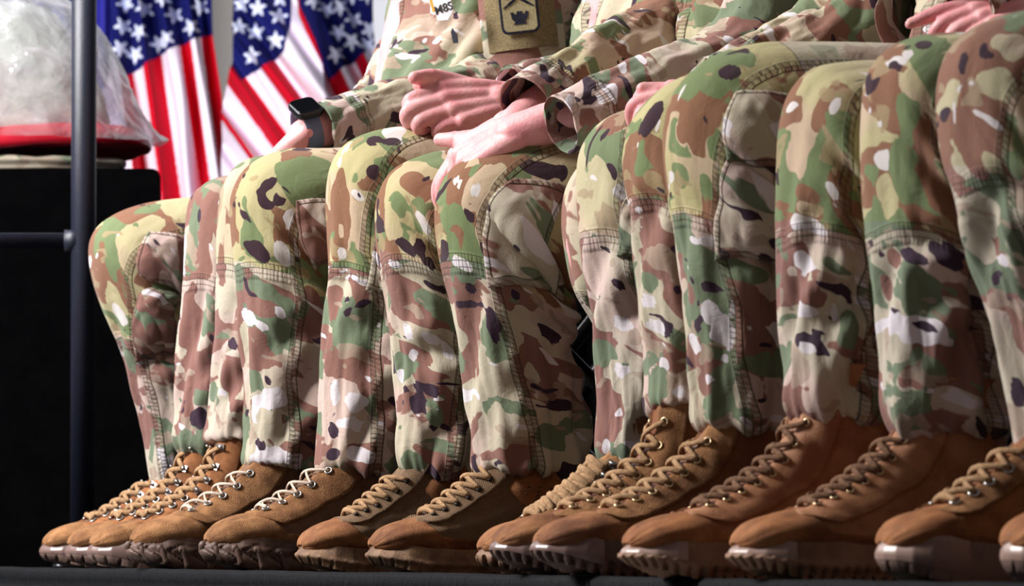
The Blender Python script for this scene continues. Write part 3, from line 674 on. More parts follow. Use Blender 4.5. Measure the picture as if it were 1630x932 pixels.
# ------------------------------------------------------------------ boots
def boot(kind, toe_px, leg, person, T=None, toe_py=None, yaw=0.0, hs=1.0):
    g = LEGS[leg]; P0 = g['P0']
    cuff = g['st'][-1]; cx = (cuff[0] + cuff[2]) / 2; cy = (cuff[1] + cuff[3]) / 2
    Cc = on_plane(cx, cy, P0)
    # shank foot point on the floor, toe direction
    base = np.array([Cc[0], Cc[1], 0.0])
    tp = on_plane(toe_px, 890, P0); tp[2] = 0
    T = np.dot(tp - base, FWD)
    cyaw, syaw = math.cos(yaw), math.sin(yaw)
    f = FWD * cyaw + LAT * syaw; l = -FWD * syaw + LAT * cyaw
    k = T / 0.21
    sty = BOOTS[kind]
    thk = sty.get('thk', 0.0)
    Lg = g['L']; zc = Lg.C[14 * (g['n'] - 1), 2]; zmax = zc + .055
    zz_ = Lg.C[14 * (g['n'] - 4):14 * (g['n'] - 1) + 1, 2][::-1]; ff_ = ((Lg.C - base) @ FWD)[14 * (g['n'] - 4):14 * (g['n'] - 1) + 1][::-1]
    def pt(x, z):
        z = min(z, zmax)
        if z > zc - .01: x = x * (1 - .16 * float(sstep(zc - .01, zc + .02, z)))
        if z > zc: x = x + float(np.interp(z, zz_, ff_))
        xs = x * k if x > 0.05 else x
        if x > 0.05: xs = 0.05 + (x - 0.05) * (T - 0.05) / 0.16
        return base + f * xs + UP * z
    prof = [((.054,.27),(-.066,.27),.052),((.051,.22),(-.064,.21),.047),((.049,.18),(-.064,.16),.043),((.054,.150),(-.068,.11),.040),
            ((.066,.130),(-.076,.060),.038),((.080,.114),(-.078,.030),.038),((.095,.101),(-.050,.024),.039),((.110,.090),(-.008,.020),.040),
            ((.126,.080),(.04,.020),.043),((.144,.071),(.085,.020),.048),((.163,.065),(.125,.020),.050),((.181,.060),(.155,.022),.048),
            ((.197,.053),(.182,.024),.041),((.208,.042),(.200,.028),.028),((.2115,.034),(.210,.031),.010)]
    th_ = sty.get('toe_h', 1.0)
    top_z = zmax; prof = [((a_[0], min(a_[1], top_z - .012 * i_)), (b_[0], min(b_[1], top_z - .014 * i_)), w_) if i_ < 5 else (a_, b_, w_) for i_, (a_, b_, w_) in enumerate(prof)]
    C, A, B = [], [], []
    for i, (a, b, w) in enumerate(prof):
        za = a[1] * (th_ if i > 8 else 1 + (th_ - 1) * i / 9) ; a3 = pt(a[0], za + thk); b3 = pt(b[0], b[1] + thk)
        C.append((a3 + b3) / 2); A.append((a3 - b3) / 2); B.append(l * w)
    L = Loft(C, A, B, m=10, nt=72, power=2.35)
    x = np.cos(L.TH); y = np.sin(L.TH); sd = toe_px * 0.37
    # shaft wrinkles, vamp flex creases
    shaft = 1 - sstep(3.0, 5.5, L.U)
    D = sty.get('slouch', 0.002) * shaft * noise(x * 1.6 + sd, y * 1.6 + L.S * 8, L.S * 30 + 1.5 * x)
    D += 0.0016 * noise(x * 3 + sd, y * 3, L.S * 22) 
    D += 0.0018 * np.sin((L.S - L.s_at(9)) * 190 + 2 * y) * np.exp(-((L.U - 8.8) / 0.9) ** 2) * sstep(-0.1, 0.6, x)
    L.disp(D)
    attrs = {'tex': np.stack([L.TH * L.Rm, L.S, 0 * L.S], -1)}
    a = Acc(); a.grid(L.P, attrs, cap1=True, cap0=True)
    bt = a.obj('boot', M[sty['upper']], person)
    R = math.radians
    # --- toe leather
    def part_patch(name, u0, u1, t0f, t1f, off, thick, mat, n=28, m=28, label=None, bulge=None, both=False):
        a = Acc()
        for sgn in ((1, -1) if both else (1,)):
            us = np.linspace(u0, u1, n)[:, None] * np.ones((1, m))
            uu = us[:, 0]; v = np.linspace(0, 1, m)[None]
            t0 = np.array([t0f(q) for q in uu])[:, None]; t1 = np.array([t1f(q) for q in uu])[:, None]
            th = sgn * R(1) * (t0 * (1 - v) + t1 * v)
            bl = None
            patch(a, L, us, th, off, thick + 0.001, lambda u, t: {'tex': np.stack([t * L.Rm, np.interp(u, L.u, L.s), 0 * u], -1)}, bulge=bl)
        return a.obj(name, M[mat], bt, label=label)
    itp = lambda xs, ys: (lambda q: float(np.interp(q, xs, ys)))
    tu = sty.get('toe_u', 9.6)
    part_patch('toe_panel', tu, 14.0, lambda q: -158, lambda q: 158, 0.0020, 0.003, sty['toe'], 40, 60)
    # eyestay bands on both sides of the tongue
    es_w = sty.get('stay_w', 34)
    part_patch('eyestay', sty.get('stay_u0', 0.4), tu + 0.35, itp([0, 3, 8, 10], [17, 17, 22, 26]), itp([0, 3, 6, 9, tu + 0.4], [17 + es_w * 1.3, 17 + es_w * 1.2, 17 + es_w, 20 + es_w * 1.25, 34]), 0.0036, 0.0045, sty['stay'], 60, 12, both=True)
    # lower side band and heel counter
    if sty.get('rand', True):
        part_patch('side_panel', 5.0, tu + 0.3, itp([5, 6.5, 8, 10], [138, 118, 108, 84]), lambda q: 172, 0.0016, 0.0022, sty['toe'], 40, 16, both=True)
    part_patch('heel_panel', 3.2, 6.0, itp([3.2, 4.4, 6], [150, 118, 128]), itp([3.2, 4.4, 6], [210, 242, 232]), 0.0018, 0.0024, sty['toe'], 24, 30)
    if sty.get('ankle'):
        part_patch('ankle_collar', .2, 3.9, itp([0, 2.6, 3.9], [40, 44, 70]), lambda q: 181, .0012, .0018, 'suede_brown', 40, 24, both=True)
        # perforated ankle disc
        a = Acc(); cu, ct = 4.15, 103
        nr, nth = 8, 40
        aa = np.linspace(0, 2 * PI, nth + 1)[None]; rr = np.linspace(0.02, 1, nr)[:, None]
        hexr = 1.0 / np.maximum(np.abs(np.cos(((aa + PI / 8) % (PI / 4)) - PI / 8)), 0.9)
        us = cu + .9 * rr * hexr * np.sin(aa); ts = R(ct) + R(44) * rr * hexr * np.cos(aa)
        P, N = L.eval(us, ts); off = np.where(rr < 0.98, 0.0042 + 0.002 * (1 - rr ** 2), 0.0008)
        a.grid(P + N * (off * np.ones_like(us))[..., None], {'tex': np.stack([ts * L.Rm, np.interp(us, L.u, L.s), 0 * us], -1)}, cap0=True)
        ap = a.obj('ankle_pad', M['suede_orange'], bt)
        a = Acc()
        for i in range(-3, 4):
            for j in range(-3, 4):
                if abs(i) + abs(j) > 4: continue
                uu = np.array([cu + i * 0.18]); tt = np.array([R(ct) + R(9) * j])
                P, N = L.eval(uu, tt); a.tube([P[0] + N[0] * 0.0035, P[0] + N[0] * 0.0068], 0.0011, 8)
        a.obj('perforation', M['black'], bt)['kind'] = 'stuff'
    # --- laces and eyelets
    r0, r1, cnt = sty.get('lace_u', (1.2, 9.3, 9))
    tst = np.linspace(0, 6, 61); zt_s = L.eval(tst, 0 * tst)[0][:, 2]; lim_u = float(tst[zt_s < zc + .012][0]) if (zt_s < zc + .012).any() else 0.0
    us = np.linspace(r1, r0, cnt); us = us[us >= lim_u]; cnt = len(us)
    eth = R(sty.get('eye_th', 30))
    lr = sty.get('lace_r', 0.0021)
    a = Acc()
    def seg(u0, t0, u1, t1, lift):
        v = np.linspace(0, 1, 12)
        P, N = L.eval(u0 + (u1 - u0) * v, t0 + (t1 - t0) * v)
        P = P + N * (0.0048 + lift * np.sin(v * PI))[:, None]
        a.tube(P, lr, 8, flat=1.6)
    for i in range(cnt - 1):
        seg(us[i], eth, us[i + 1], -eth, 0.0015); seg(us[i], -eth, us[i + 1], eth, 0.0035)
        if sty.get('dense'): seg(us[i] - 0.3, eth * 0.95, us[i + 1] - 0.1, -eth, 0.006)
    seg(us[0], eth, us[0], -eth, 0.003)
    a.obj('lace', M[sty.get('lace', 'lace')], bt)
    em = sty.get('eye', 'ring')
    for i in range(cnt):
        for sg in (1, -1):
            P, N = L.eval(np.array([us[i]]), np.array([sg * eth])); nn = N[0]; p = P[0] + nn * .0013
            tdir = n3(np.cross(nn, l)); sdir = np.cross(nn, tdir)
            a = Acc()
            hook = em == 'hook' and us[i] < 5.5
            if hook:
                a.box(p + nn * 0.003, tdir * 0.0045, sdir * 0.006, nn * 0.0012)
                a.tube([p + nn * 0.003 + sdir * 0.002, p + nn * 0.0085 + sdir * 0.001, p + nn * 0.0095 - sdir * 0.007], 0.0016, 8)
                a.ball(p + nn * 0.005, 0.0034, 6)
            elif em == 'slot':
                a.tube([p + nn * 0.002 - tdir * .001, p + nn * 0.0045 - tdir * .0005], 0.0036, 12)
            else:
                er = sty.get('eye_r', 0.0046)
                q = np.linspace(0, 2 * PI, 19)
                a.tube([p + nn * 0.003 + (tdir * math.cos(t) + sdir * math.sin(t)) * er for t in q], 0.0014, 6, cap=False)
            a.obj('eyelet', M['black'] if em == 'slot' else M[sty.get('eye_m', 'metal')], bt)
    # --- sole

    out_x = np.array([-.084, -.082, -.074, -.060, -.030, .01, .05, .09, .125, .150, .175, .193, .206, .213, .2155])
    out_w = np.array([.000, .013, .026, .034, .037, .036, .037, .043, .050, .0515, .047, .037, .023, .010, .000])
    tpar = np.linspace(0, 1, 240)
    xi = -.084 + (.2155 + .084) * (0.5 - 0.5 * np.cos(PI * tpar))
    wi = np.interp(xi, out_x, out_w)
    # smooth the ends to a round outline
    hx = (xi + .084); tx_ = (.2155 - xi)
    wi = np.minimum(wi, np.sqrt(np.clip(hx * 2 * .038 - hx ** 2, 0, 1)) + (hx > .038) * 1)
    rt = sty.get('toe_r', .046); wi = np.minimum(wi, np.sqrt(np.clip(tx_ * 2 * rt - tx_ ** 2, 0, 1)) * 1.04 + (tx_ > rt) * 1)
    X = np.concatenate([xi, xi[::-1][1:-1]]); Wd = np.concatenate([wi, -wi[::-1][1:-1]])
    seg_ = np.hypot(np.diff(np.append(X, X[0])), np.diff(np.append(Wd, Wd[0]))); arc = np.concatenate([[0], np.cumsum(seg_)[:-1]])
    cen = np.stack([np.zeros_like(X) + 0.0, X], -1)
    spring = sty.get('spring', .012)
    zb = spring * sstep(.13, .215, X) ** 1.4 + 0.003 * sstep(-.06, -.085, X)
    ztop = np.interp(X, [-.085, -.05, .03, .10, .15, .19, .216], sty.get('top', [.040, .034, .028, .028, .030, .034, .040])) + thk
    nrmx = np.gradient(Wd); nrmw = -np.gradient(X)
    nn_ = np.hypot(nrmx, nrmw) + 1e-9; nrmx /= nn_; nrmw /= nn_
    if np.mean(nrmw * Wd) < 0: nrmx, nrmw = -nrmx, -nrmw
    pitch, duty = sty.get('lug', (.022, .62))
    lay = sty.get('layers', 22)
    rows = []
    per = lambda q: sstep(0, .12, q % 1) * (1 - sstep(duty, duty + .12, q % 1))
    for kx in range(lay):
        fz = kx / (lay - 1)
        ph = arc / pitch + sty.get('slant', .35) * math.sin(fz * 5) * 0.5
        blk = per(ph)
        lugh = sty.get('lugh', .45)
        inl = sstep(lugh + .05, lugh - .05, fz * 1.0) if not sty.get('deep') else sstep(.78, .68, fz)
        bul = 0.002 * math.sin(fz * PI) + sty.get('flare', .001) * (1 - fz)
        if sty.get('deep'):
            wob = 0.35 * math.sin(fz * 9)
            blk2 = per(arc / pitch + wob) * sstep(0.9, 0.6, fz) * (0.6 + 0.4 * abs(math.sin(fz * 7)))
            o_ = bul + 0.0045 * blk2 - 0.001
        else:
            o_ = bul - sty.get('cut', .003) * (1 - blk) * inl
        notch = (1 - blk) * sty.get('notch', .006) * (1 - fz) ** 2 * (fz < .5)
        z = zb + (ztop - zb) * fz
        if sty.get('welt') and fz > .8: o_ = o_ + 0.0015
        z = z + notch
        toe = sstep(.165, .212, X); o_ = o_ - toe * (.015 * max(0, (fz - .42) / .58) ** 1.6 + .008 * max(0, (.4 - fz) / .4) ** 2)
        if sty.get('smooth'): o_ = o_ + .0025 * math.exp(-((fz - .38) / .12) ** 2)
        rows.append((X + nrmx * o_, Wd + nrmw * o_, z))
    # lip turned over the upper
    rows.append((X - nrmx * .004, Wd - nrmw * .004, ztop + .0005)); rows.append((X - nrmx * .010, Wd - nrmw * .010, ztop - .004))
    P = np.zeros((len(rows), len(X), 3))
    for i, (xx, ww, zz) in enumerate(rows):
        xs = np.where(xx > .05, .05 + (xx - .05) * (T - .05) / .16, xx)
        P[i] = base + xs[:, None] * f + ww[:, None] * l + zz[:, None] * UP
    a = Acc(); a.grid(P, wrap=True, cap0=True, cap1=True)
    W3 = lambda x_, w_, z_: base + f * (x_ if x_ <= .05 else .05 + (x_ - .05) * (T - .05) / .16) + l * w_ + UP * z_
    if sty.get('deep'):
        tot = arc[-1] + .001; nl = 25
        for i in range(nl):
            q = (i + .5) / nl * tot; j0 = int(np.argmin(np.abs(arc - q)))
            if X[j0] < -.07: continue
            xx, ww, nx_, nw_ = X[j0], Wd[j0], nrmx[j0], nrmw[j0]; tx1, tw1 = -nw_, nx_
            if tx1 < 0: tx1, tw1 = -tx1, -tw1
            zb_ = zb[j0]; hz = 1 - .3 * sstep(.16, .2, xx); tz = sstep(.17, .21, xx) * .010
            def lp(dt, dz, o): return W3(xx + tx1 * dt + nx_ * o, ww + tw1 * dt + nw_ * o, zb_ + dz * hz)
            up_ = 0
            a.ball(lp(.002, .0275 + up_ * .8, .001), .0062, 8); a.tube([lp(.002, .0285 + up_ * .8, .0012 - tz * .2), lp(-.001, .024 + up_ * .8, .003), lp(-.003, .017 + up_ * .6, .0035), lp(-.006, .009, .003 - tz * .6), lp(-.008, .002, .001 - tz * .9)], [.0058, .0044, .0036, .0058, .0070], 12)
            if xx < .165: a.tube([lp(-.012, .029 + up_, -.0005), lp(.0, .032 + up_, .001), lp(.011, .030 + up_, -.0005)], [.002, .0028, .0018], 10)
    a.obj('sole', M[sty['sole_m']], bt)
    if sty.get('cap'):
        xc, rise = sty['cap']
        sel = np.where(X > xc)[0]; sel = sel[np.argsort(np.arctan2(Wd[sel], X[sel] - .12))]
        rws = []; base_o = {}
        for kx in range(16):
            fz = kx / 15
            wgt = sstep(xc, xc + .03, X[sel])
            zt_ = ztop[sel] + rise * wgt
            z = (zb[sel] + .012) + (zt_ - zb[sel] - .012) * fz
            toe = sstep(.165, .212, X[sel]); rel = (z - zb[sel]) / (ztop[sel] - zb[sel])
            o_ = .0028 + .002 * math.sin(fz * PI) - toe * (.015 * np.clip((rel - .42) / .58, 0, 2) ** 1.6) - wgt * .012 * np.clip(rel - 1, 0, 1) ** .8
            rws.append(np.array([W3(X[q] + nrmx[q] * oo, Wd[q] + nrmw[q] * oo, zq) for q, oo, zq in zip(sel, o_, z)]))
        inner = [np.array([W3(X[q] - nrmx[q] * .022, Wd[q] - nrmw[q] * .022, zq) for q, zq in zip(sel, zt_ - .004)])]
        a = Acc(); a.grid(np.array(rws + inner)); a.obj('toe_cap', M[sty.get('cap_m', 'cap_gloss')], bt)
    if False:
        # rubber toe guard rising over the toe
        cu0, hgt = sty['cap']
        a = Acc(); n, m = 20, 60
        v = np.linspace(0, 1, n)[:, None]; w = np.linspace(-1, 1, m)[None]
        lim = 178 - (178 - hgt) * np.clip(1 - np.abs(w) ** 3, 0, 1) * v       # not used directly
        us = 14.0 - (14.0 - cu0) * v * (1 - 0.35 * (1 - np.abs(w)) ** 2) + 0 * w
        ts = R(168) * w
        lowlim = R(hgt)
        # keep the guard off the top of the foot except at the very tip
        keep = np.where(np.abs(ts) < lowlim, np.minimum(1, 0.25 + 0.75 * (np.abs(ts) / lowlim) ** 2), 1.0)
        us = 14.0 - (14.0 - us) * keep
        patch(a, L, us, ts, 0.0032, 0.0035)
        a.obj('toe_cap', M[sty.get('cap_m', 'cap_gloss')], bt)
    return bt
BOOTS = {
 'hook': dict(upper='nylon', toe='suede', stay='suede_orange', sole_m='sole_grey', cap=(.150, .002), eye='hook', lace_u=(.3, 9.2, 10), lug=(.021, .82), notch=.004, cut=.0015, lugh=.2, stay_w=40, thk=.004, eye_th=27, lace_r=.0026, top=[.040,.034,.030,.030,.033,.038,.040]),
 'rocky': dict(upper='nylon', toe='suede', stay='suede', sole_m='sole_dark', eye='ring', lace='lace_light', lace_r=.0013, lace_u=(3.0, 9.0, 6), lug=(.03, .9), deep=True, cut=0, thk=.008, top=[.050,.042,.034,.034,.038,.042,.042], notch=.0, welt=True, stay_w=46, spring=.017, toe_r=.05, toe_h=1.05, toe_u=9.2),
 'runner': dict(upper='mesh_fabric', toe='suede_brown', stay='mesh_fabric', sole_m='sole_brown', thk=.003, eye='slot', lace_u=(3.6, 8.9, 7), lace_r=.0019, lug=(.018, .8), notch=.003, cut=.001, lugh=.18, smooth=True, ankle=True, spring=.012, top=[.036,.032,.029,.028,.030,.036,.040], stay_w=30, eye_th=36, slouch=.001, toe_r=.05),
 'trail': dict(upper='leather', toe='suede_brown', stay='suede', sole_m='sole_dark', cap=(.160, .006), eye='ring', eye_m='brass', lace='lace', lace_u=(.4, 9.0, 10), lug=(.012, .55), notch=.008, cut=.004, lugh=.34, thk=.006, slouch=.004, top=[.044,.038,.034,.034,.036,.040,.042], stay_w=36, spring=.02, eye_r=.004),
 'laced': dict(upper='suede', toe='suede_brown', stay='suede', sole_m='sole_tan', eye='hook', lace='lace', lace_r=.003, dense=True, lace_u=(2.4, 9.2, 11), lug=(.016, .6), notch=.005, cut=.003, stay_w=30, eye_th=34),
 'hiker': dict(upper='pink_leather', toe='suede_orange', stay='pink_leather', sole_m='sole_tan', cap=(.168, .003), cap_m='sole_pale', eye='ring', eye_m='brass', eye_r=.003, lace='lace_dark', lace_u=(.8, 9.0, 10), lug=(.011, .6), notch=.006, cut=.003, lugh=.2, smooth=True, thk=.006, slouch=.005, top=[.046,.042,.040,.036,.034,.036,.036], stay_w=44, toe_h=.98, spring=.016),
 'plain': dict(upper='suede_orange', toe='suede_orange', stay='suede', sole_m='sole_grey', cap=(.135, .005), cap_m='sole_pale', eye='ring', lace='lace', lace_u=(2, 9.0, 7), lug=(.024, .85), notch=.003, cut=.001, lugh=.15, thk=.006, top=[.04,.036,.034,.034,.036,.040,.042]),
}

# ------------------------------------------------------------------ hands and bodies
def voxel(o, size, smooth=6, factor=0.5):
    m = o.modifiers.new('r', 'REMESH'); m.mode = 'VOXEL'; m.voxel_size = size; m.use_smooth_shade = True
    s = o.modifiers.new('s', 'SMOOTH'); s.factor = factor; s.iterations = smooth
    dg = bpy.context.evaluated_depsgraph_get(); dg.update()
    me = bpy.data.meshes.new_from_object(o.evaluated_get(dg))
    V = np.array([v.co[:] for v in me.vertices]); Fc = [tuple(p.vertices) for p in me.polygons]
    bpy.data.objects.remove(o); bpy.data.meshes.remove(me)
    return V, Fc
def ctube(a, pts, rad, n=6, flat=1.0, nt=14):
    """rounded tapering limb through joints"""
    K = np.hstack([np.array(pts), np.array(rad)[:, None]]); _, R_ = catmull(K, n)
    a.tube(R_[:, :3], R_[:, 3], nt, flat=flat); a.ball(R_[0, :3], R_[0, 3] * .98, 8); a.ball(R_[-1, :3], R_[-1, 3] * .98, 8)
def hand_mesh(wrist, D, N, side, bends, spread=(6, 2, -2, -7), thumb=(35, 25, 15, 20), scale=1.0, forearm=None, splay=None):
    """D: wrist to knuckles, N: out of the back of the hand; side=+1 when the thumb lies on D x N"""
    D = n3(D); N = n3(N - D * np.dot(N, D)); S = np.cross(D, N) * side    # S: towards the thumb
    w = np.asarray(wrist, float); k = scale
    a = Acc()
    P = lambda d, n, s: w + (D * d + N * n + S * s) * k
    # palm: five metacarpal bars blend into one slab
    for s0, s1, dd, r0, r1 in ((.016, .030, .082, .014, .0125), (.006, .0105, .086, .0145, .013), (-.005, -.0095, .081, .014, .0125), (-.014, -.0275, .073, .013, .0115)):
        ctube(a, [P(-.012, 0, s0), P(.03, .003, (s0 + s1) / 2), P(dd, .002, s1)], [r0 * k, .0145 * k, r1 * k])
    ctube(a, [P(.0, -.004, .014), P(.035, -.007, .014), P(.062, -.004, .0)], [.014 * k, .0165 * k, .012 * k])
    ctube(a, [P(.01, -.006, -.012), P(.04, -.006, -.02), P(.068, -.004, -.022)], [.014 * k, .015 * k, .012 * k])
    lens = [(.043, .026, .021), (.048, .030, .022), (.044, .028, .022), (.034, .021, .019)]
    ks = [(.084, .0275), (.088, .0095), (.083, -.0088), (.074, -.0255)]
    rr = [(.0102, .0092, .0080), (.0104, .0094, .0082), (.0100, .0090, .0078), (.0090, .0080, .0070)]
    nails = []
    for i in range(4):
        b = bends[i]; p = P(ks[i][0] - .004, .0015, ks[i][1]); pts = [p]
        sp = math.radians(spread[i]); ang = 0
        base = D * math.cos(sp) + S * math.sin(sp)
        for j in range(3):
            ang += math.radians(b[j])
            d = base * math.cos(ang) - N * math.sin(ang)
            p = p + d * lens[i][j] * k; pts.append(p)
        r = rr[i]
        ctube(a, pts, [r[0] * 1.08 * k, r[0] * k, r[1] * k, r[2] * .86 * k], n=8)
        a.ball(pts[1], r[0] * 1.03 * k, 8); a.ball(pts[2], r[1] * 1.03 * k, 8)
        up = base * math.sin(ang) + N * math.cos(ang)
        nails.append((pts[3] - d * .006 * k + up * r[2] * .80 * k, d, up, r[2] * k))
    if bends[0][1] > 60:      # closed fist: neighbouring fingers press together
        for i in range(3):
            mids = []
            for q in (i, i + 1):
                sp = math.radians(spread[q]); b0 = math.radians(bends[q][0]); bs = D * math.cos(sp) + S * math.sin(sp)
                mids.append(P(ks[q][0] - .004, .0, ks[q][1]) + (bs * math.cos(b0) - N * math.sin(b0)) * lens[q][0] * .45 * k)
            a.tube(mids, .0088 * k, 10); a.tube([P(ks[i][0] - .006, .001, ks[i][1]), P(ks[i + 1][0] - .006, .001, ks[i + 1][1])], .0115 * k, 10)
    t0, t1, t2, t3 = thumb      # abduction away from the palm side, opposition, bends
    p = P(.018, -.004, .020); pts = [p]
    base = n3(D * math.cos(math.radians(t0)) + S * math.sin(math.radians(t0)) - N * math.sin(math.radians(t1)))
    inn = n3(np.cross(N, base)) * (-1 if np.dot(np.cross(N, base), S) > 0 else 1)
    ang = 0
    for j, (ln, b) in enumerate(((.044, 0), (.034, t2), (.026, t3))):
        ang += math.radians(b); d = base * math.cos(ang) + inn * math.sin(ang) * 1.0
        p = p + n3(d) * ln * k; pts.append(p)
    ctube(a, pts, [.0150 * k, .0125 * k, .0110 * k, .0088 * k], n=8); a.ball(pts[2], .0118 * k, 8)
    up = n3(N * .8 + S * .3); nails.append((pts[3] - n3(d) * .007 * k + n3(up - n3(d) * np.dot(up, n3(d))) * .0078 * k, n3(d), n3(up - n3(d) * np.dot(up, n3(d))), .0095 * k))
    if forearm is not None:
        e = np.asarray(forearm, float)
        m1 = w * .45 + e * .55; m0 = w * .8 + e * .2
        a2 = Acc()
        ctube(a, [P(.012, 0, 0), w, m0, m1, e], [.024 * k, .0265 * k, .031 * k, .031 * k, .030 * k], flat=.86, nt=20)
    o = a.obj('tmp', M['skin'])
    V, Fc = voxel(o, .0021 * k, 7, 0.5)
    return V, Fc, nails
def add_nails(person_body, nails):
    for c, d, up, r in nails:
        s_ = np.cross(d, up); a = Acc()
        n, m = 7, 9
        u = np.linspace(-1, 1, n)[:, None]; v = np.linspace(-1, 1, m)[None]
        P = c + (u[..., None] * d * r * 0.85) + (v[..., None] * s_ * r * .68) + up * ((.0012 - 0.35 * r * v ** 2 - .0006 * np.abs(u) ** 3))[..., None]
        P = np.broadcast_to(P, (n, m, 3)).copy()
        a.grid(P); a.grid(P - up * .0012)
        a.obj('fingernail', M['nail'], person_body)
M['nail'] = plain('pink_fingernail', srgb(238, 176, 168), 0.35)

def solve(p):        # traced point + depth
    return at(*p)
PERSONS = {}
def torso_frame(hip, cols):
    pass
def sleeve(acc, pts, rad, seed, warm, wr=1.0, th_ref=UP, marks=None):
    """pts shoulder -> wrist"""
    pts = np.array(pts, float); n = len(pts)
    t = np.gradient(pts, axis=0); A, B = [], []
    for i in range(n):
        tt = n3(t[i]); a = n3(th_ref - tt * np.dot(th_ref, tt)); b = np.cross(tt, a)
        if np.dot(b, CAM - pts[i]) < 0: b = -b
        A.append(a * rad[i]); B.append(b * rad[i])
    A, B = np.array(A), np.array(B)
    # turned cuff
    C = np.vstack([pts, pts[-1] - n3(t[-1]) * .004, pts[-1] - n3(t[-1]) * .03]); A = np.vstack([A, A[-1] * .93, A[-1] * .88]); B = np.vstack([B, B[-1] * .93, B[-1] * .88])
    L = Loft(C, A, B, m=16, nt=84)
    x, y = np.cos(L.TH), np.sin(L.TH); sd = seed * 3.3
    live = 1 - sstep(n - 1.3, n - 1, L.U)
    D = .006 * noise(x * 1.3 + sd, y * 1.3, L.S * 9) + wr * .007 * noise(x * 2.2 + L.S * 12 + sd, y * 2.2, L.S * 16) * (.3 + .7 * live)
    D += .003 * noise(x * 4 + sd, y * 4, L.S * 38) * live
    L.disp(D)
    cuff = L.s_at(n - 1) - .045
    sh = L.S.shape
    at_ = {'tex': np.stack([L.TH * L.Rm, L.S, np.full(sh, seed)], -1),
           'seam': np.stack([np.full(sh, -10.), L.S - cuff, np.full(sh, -10.)], -1),
           'look': np.stack([np.full(sh, warm), 0 * L.S, 0 * L.S], -1), 'bias': np.full(sh + (4,), .5)}
    acc.grid(L.P, at_)
    return L
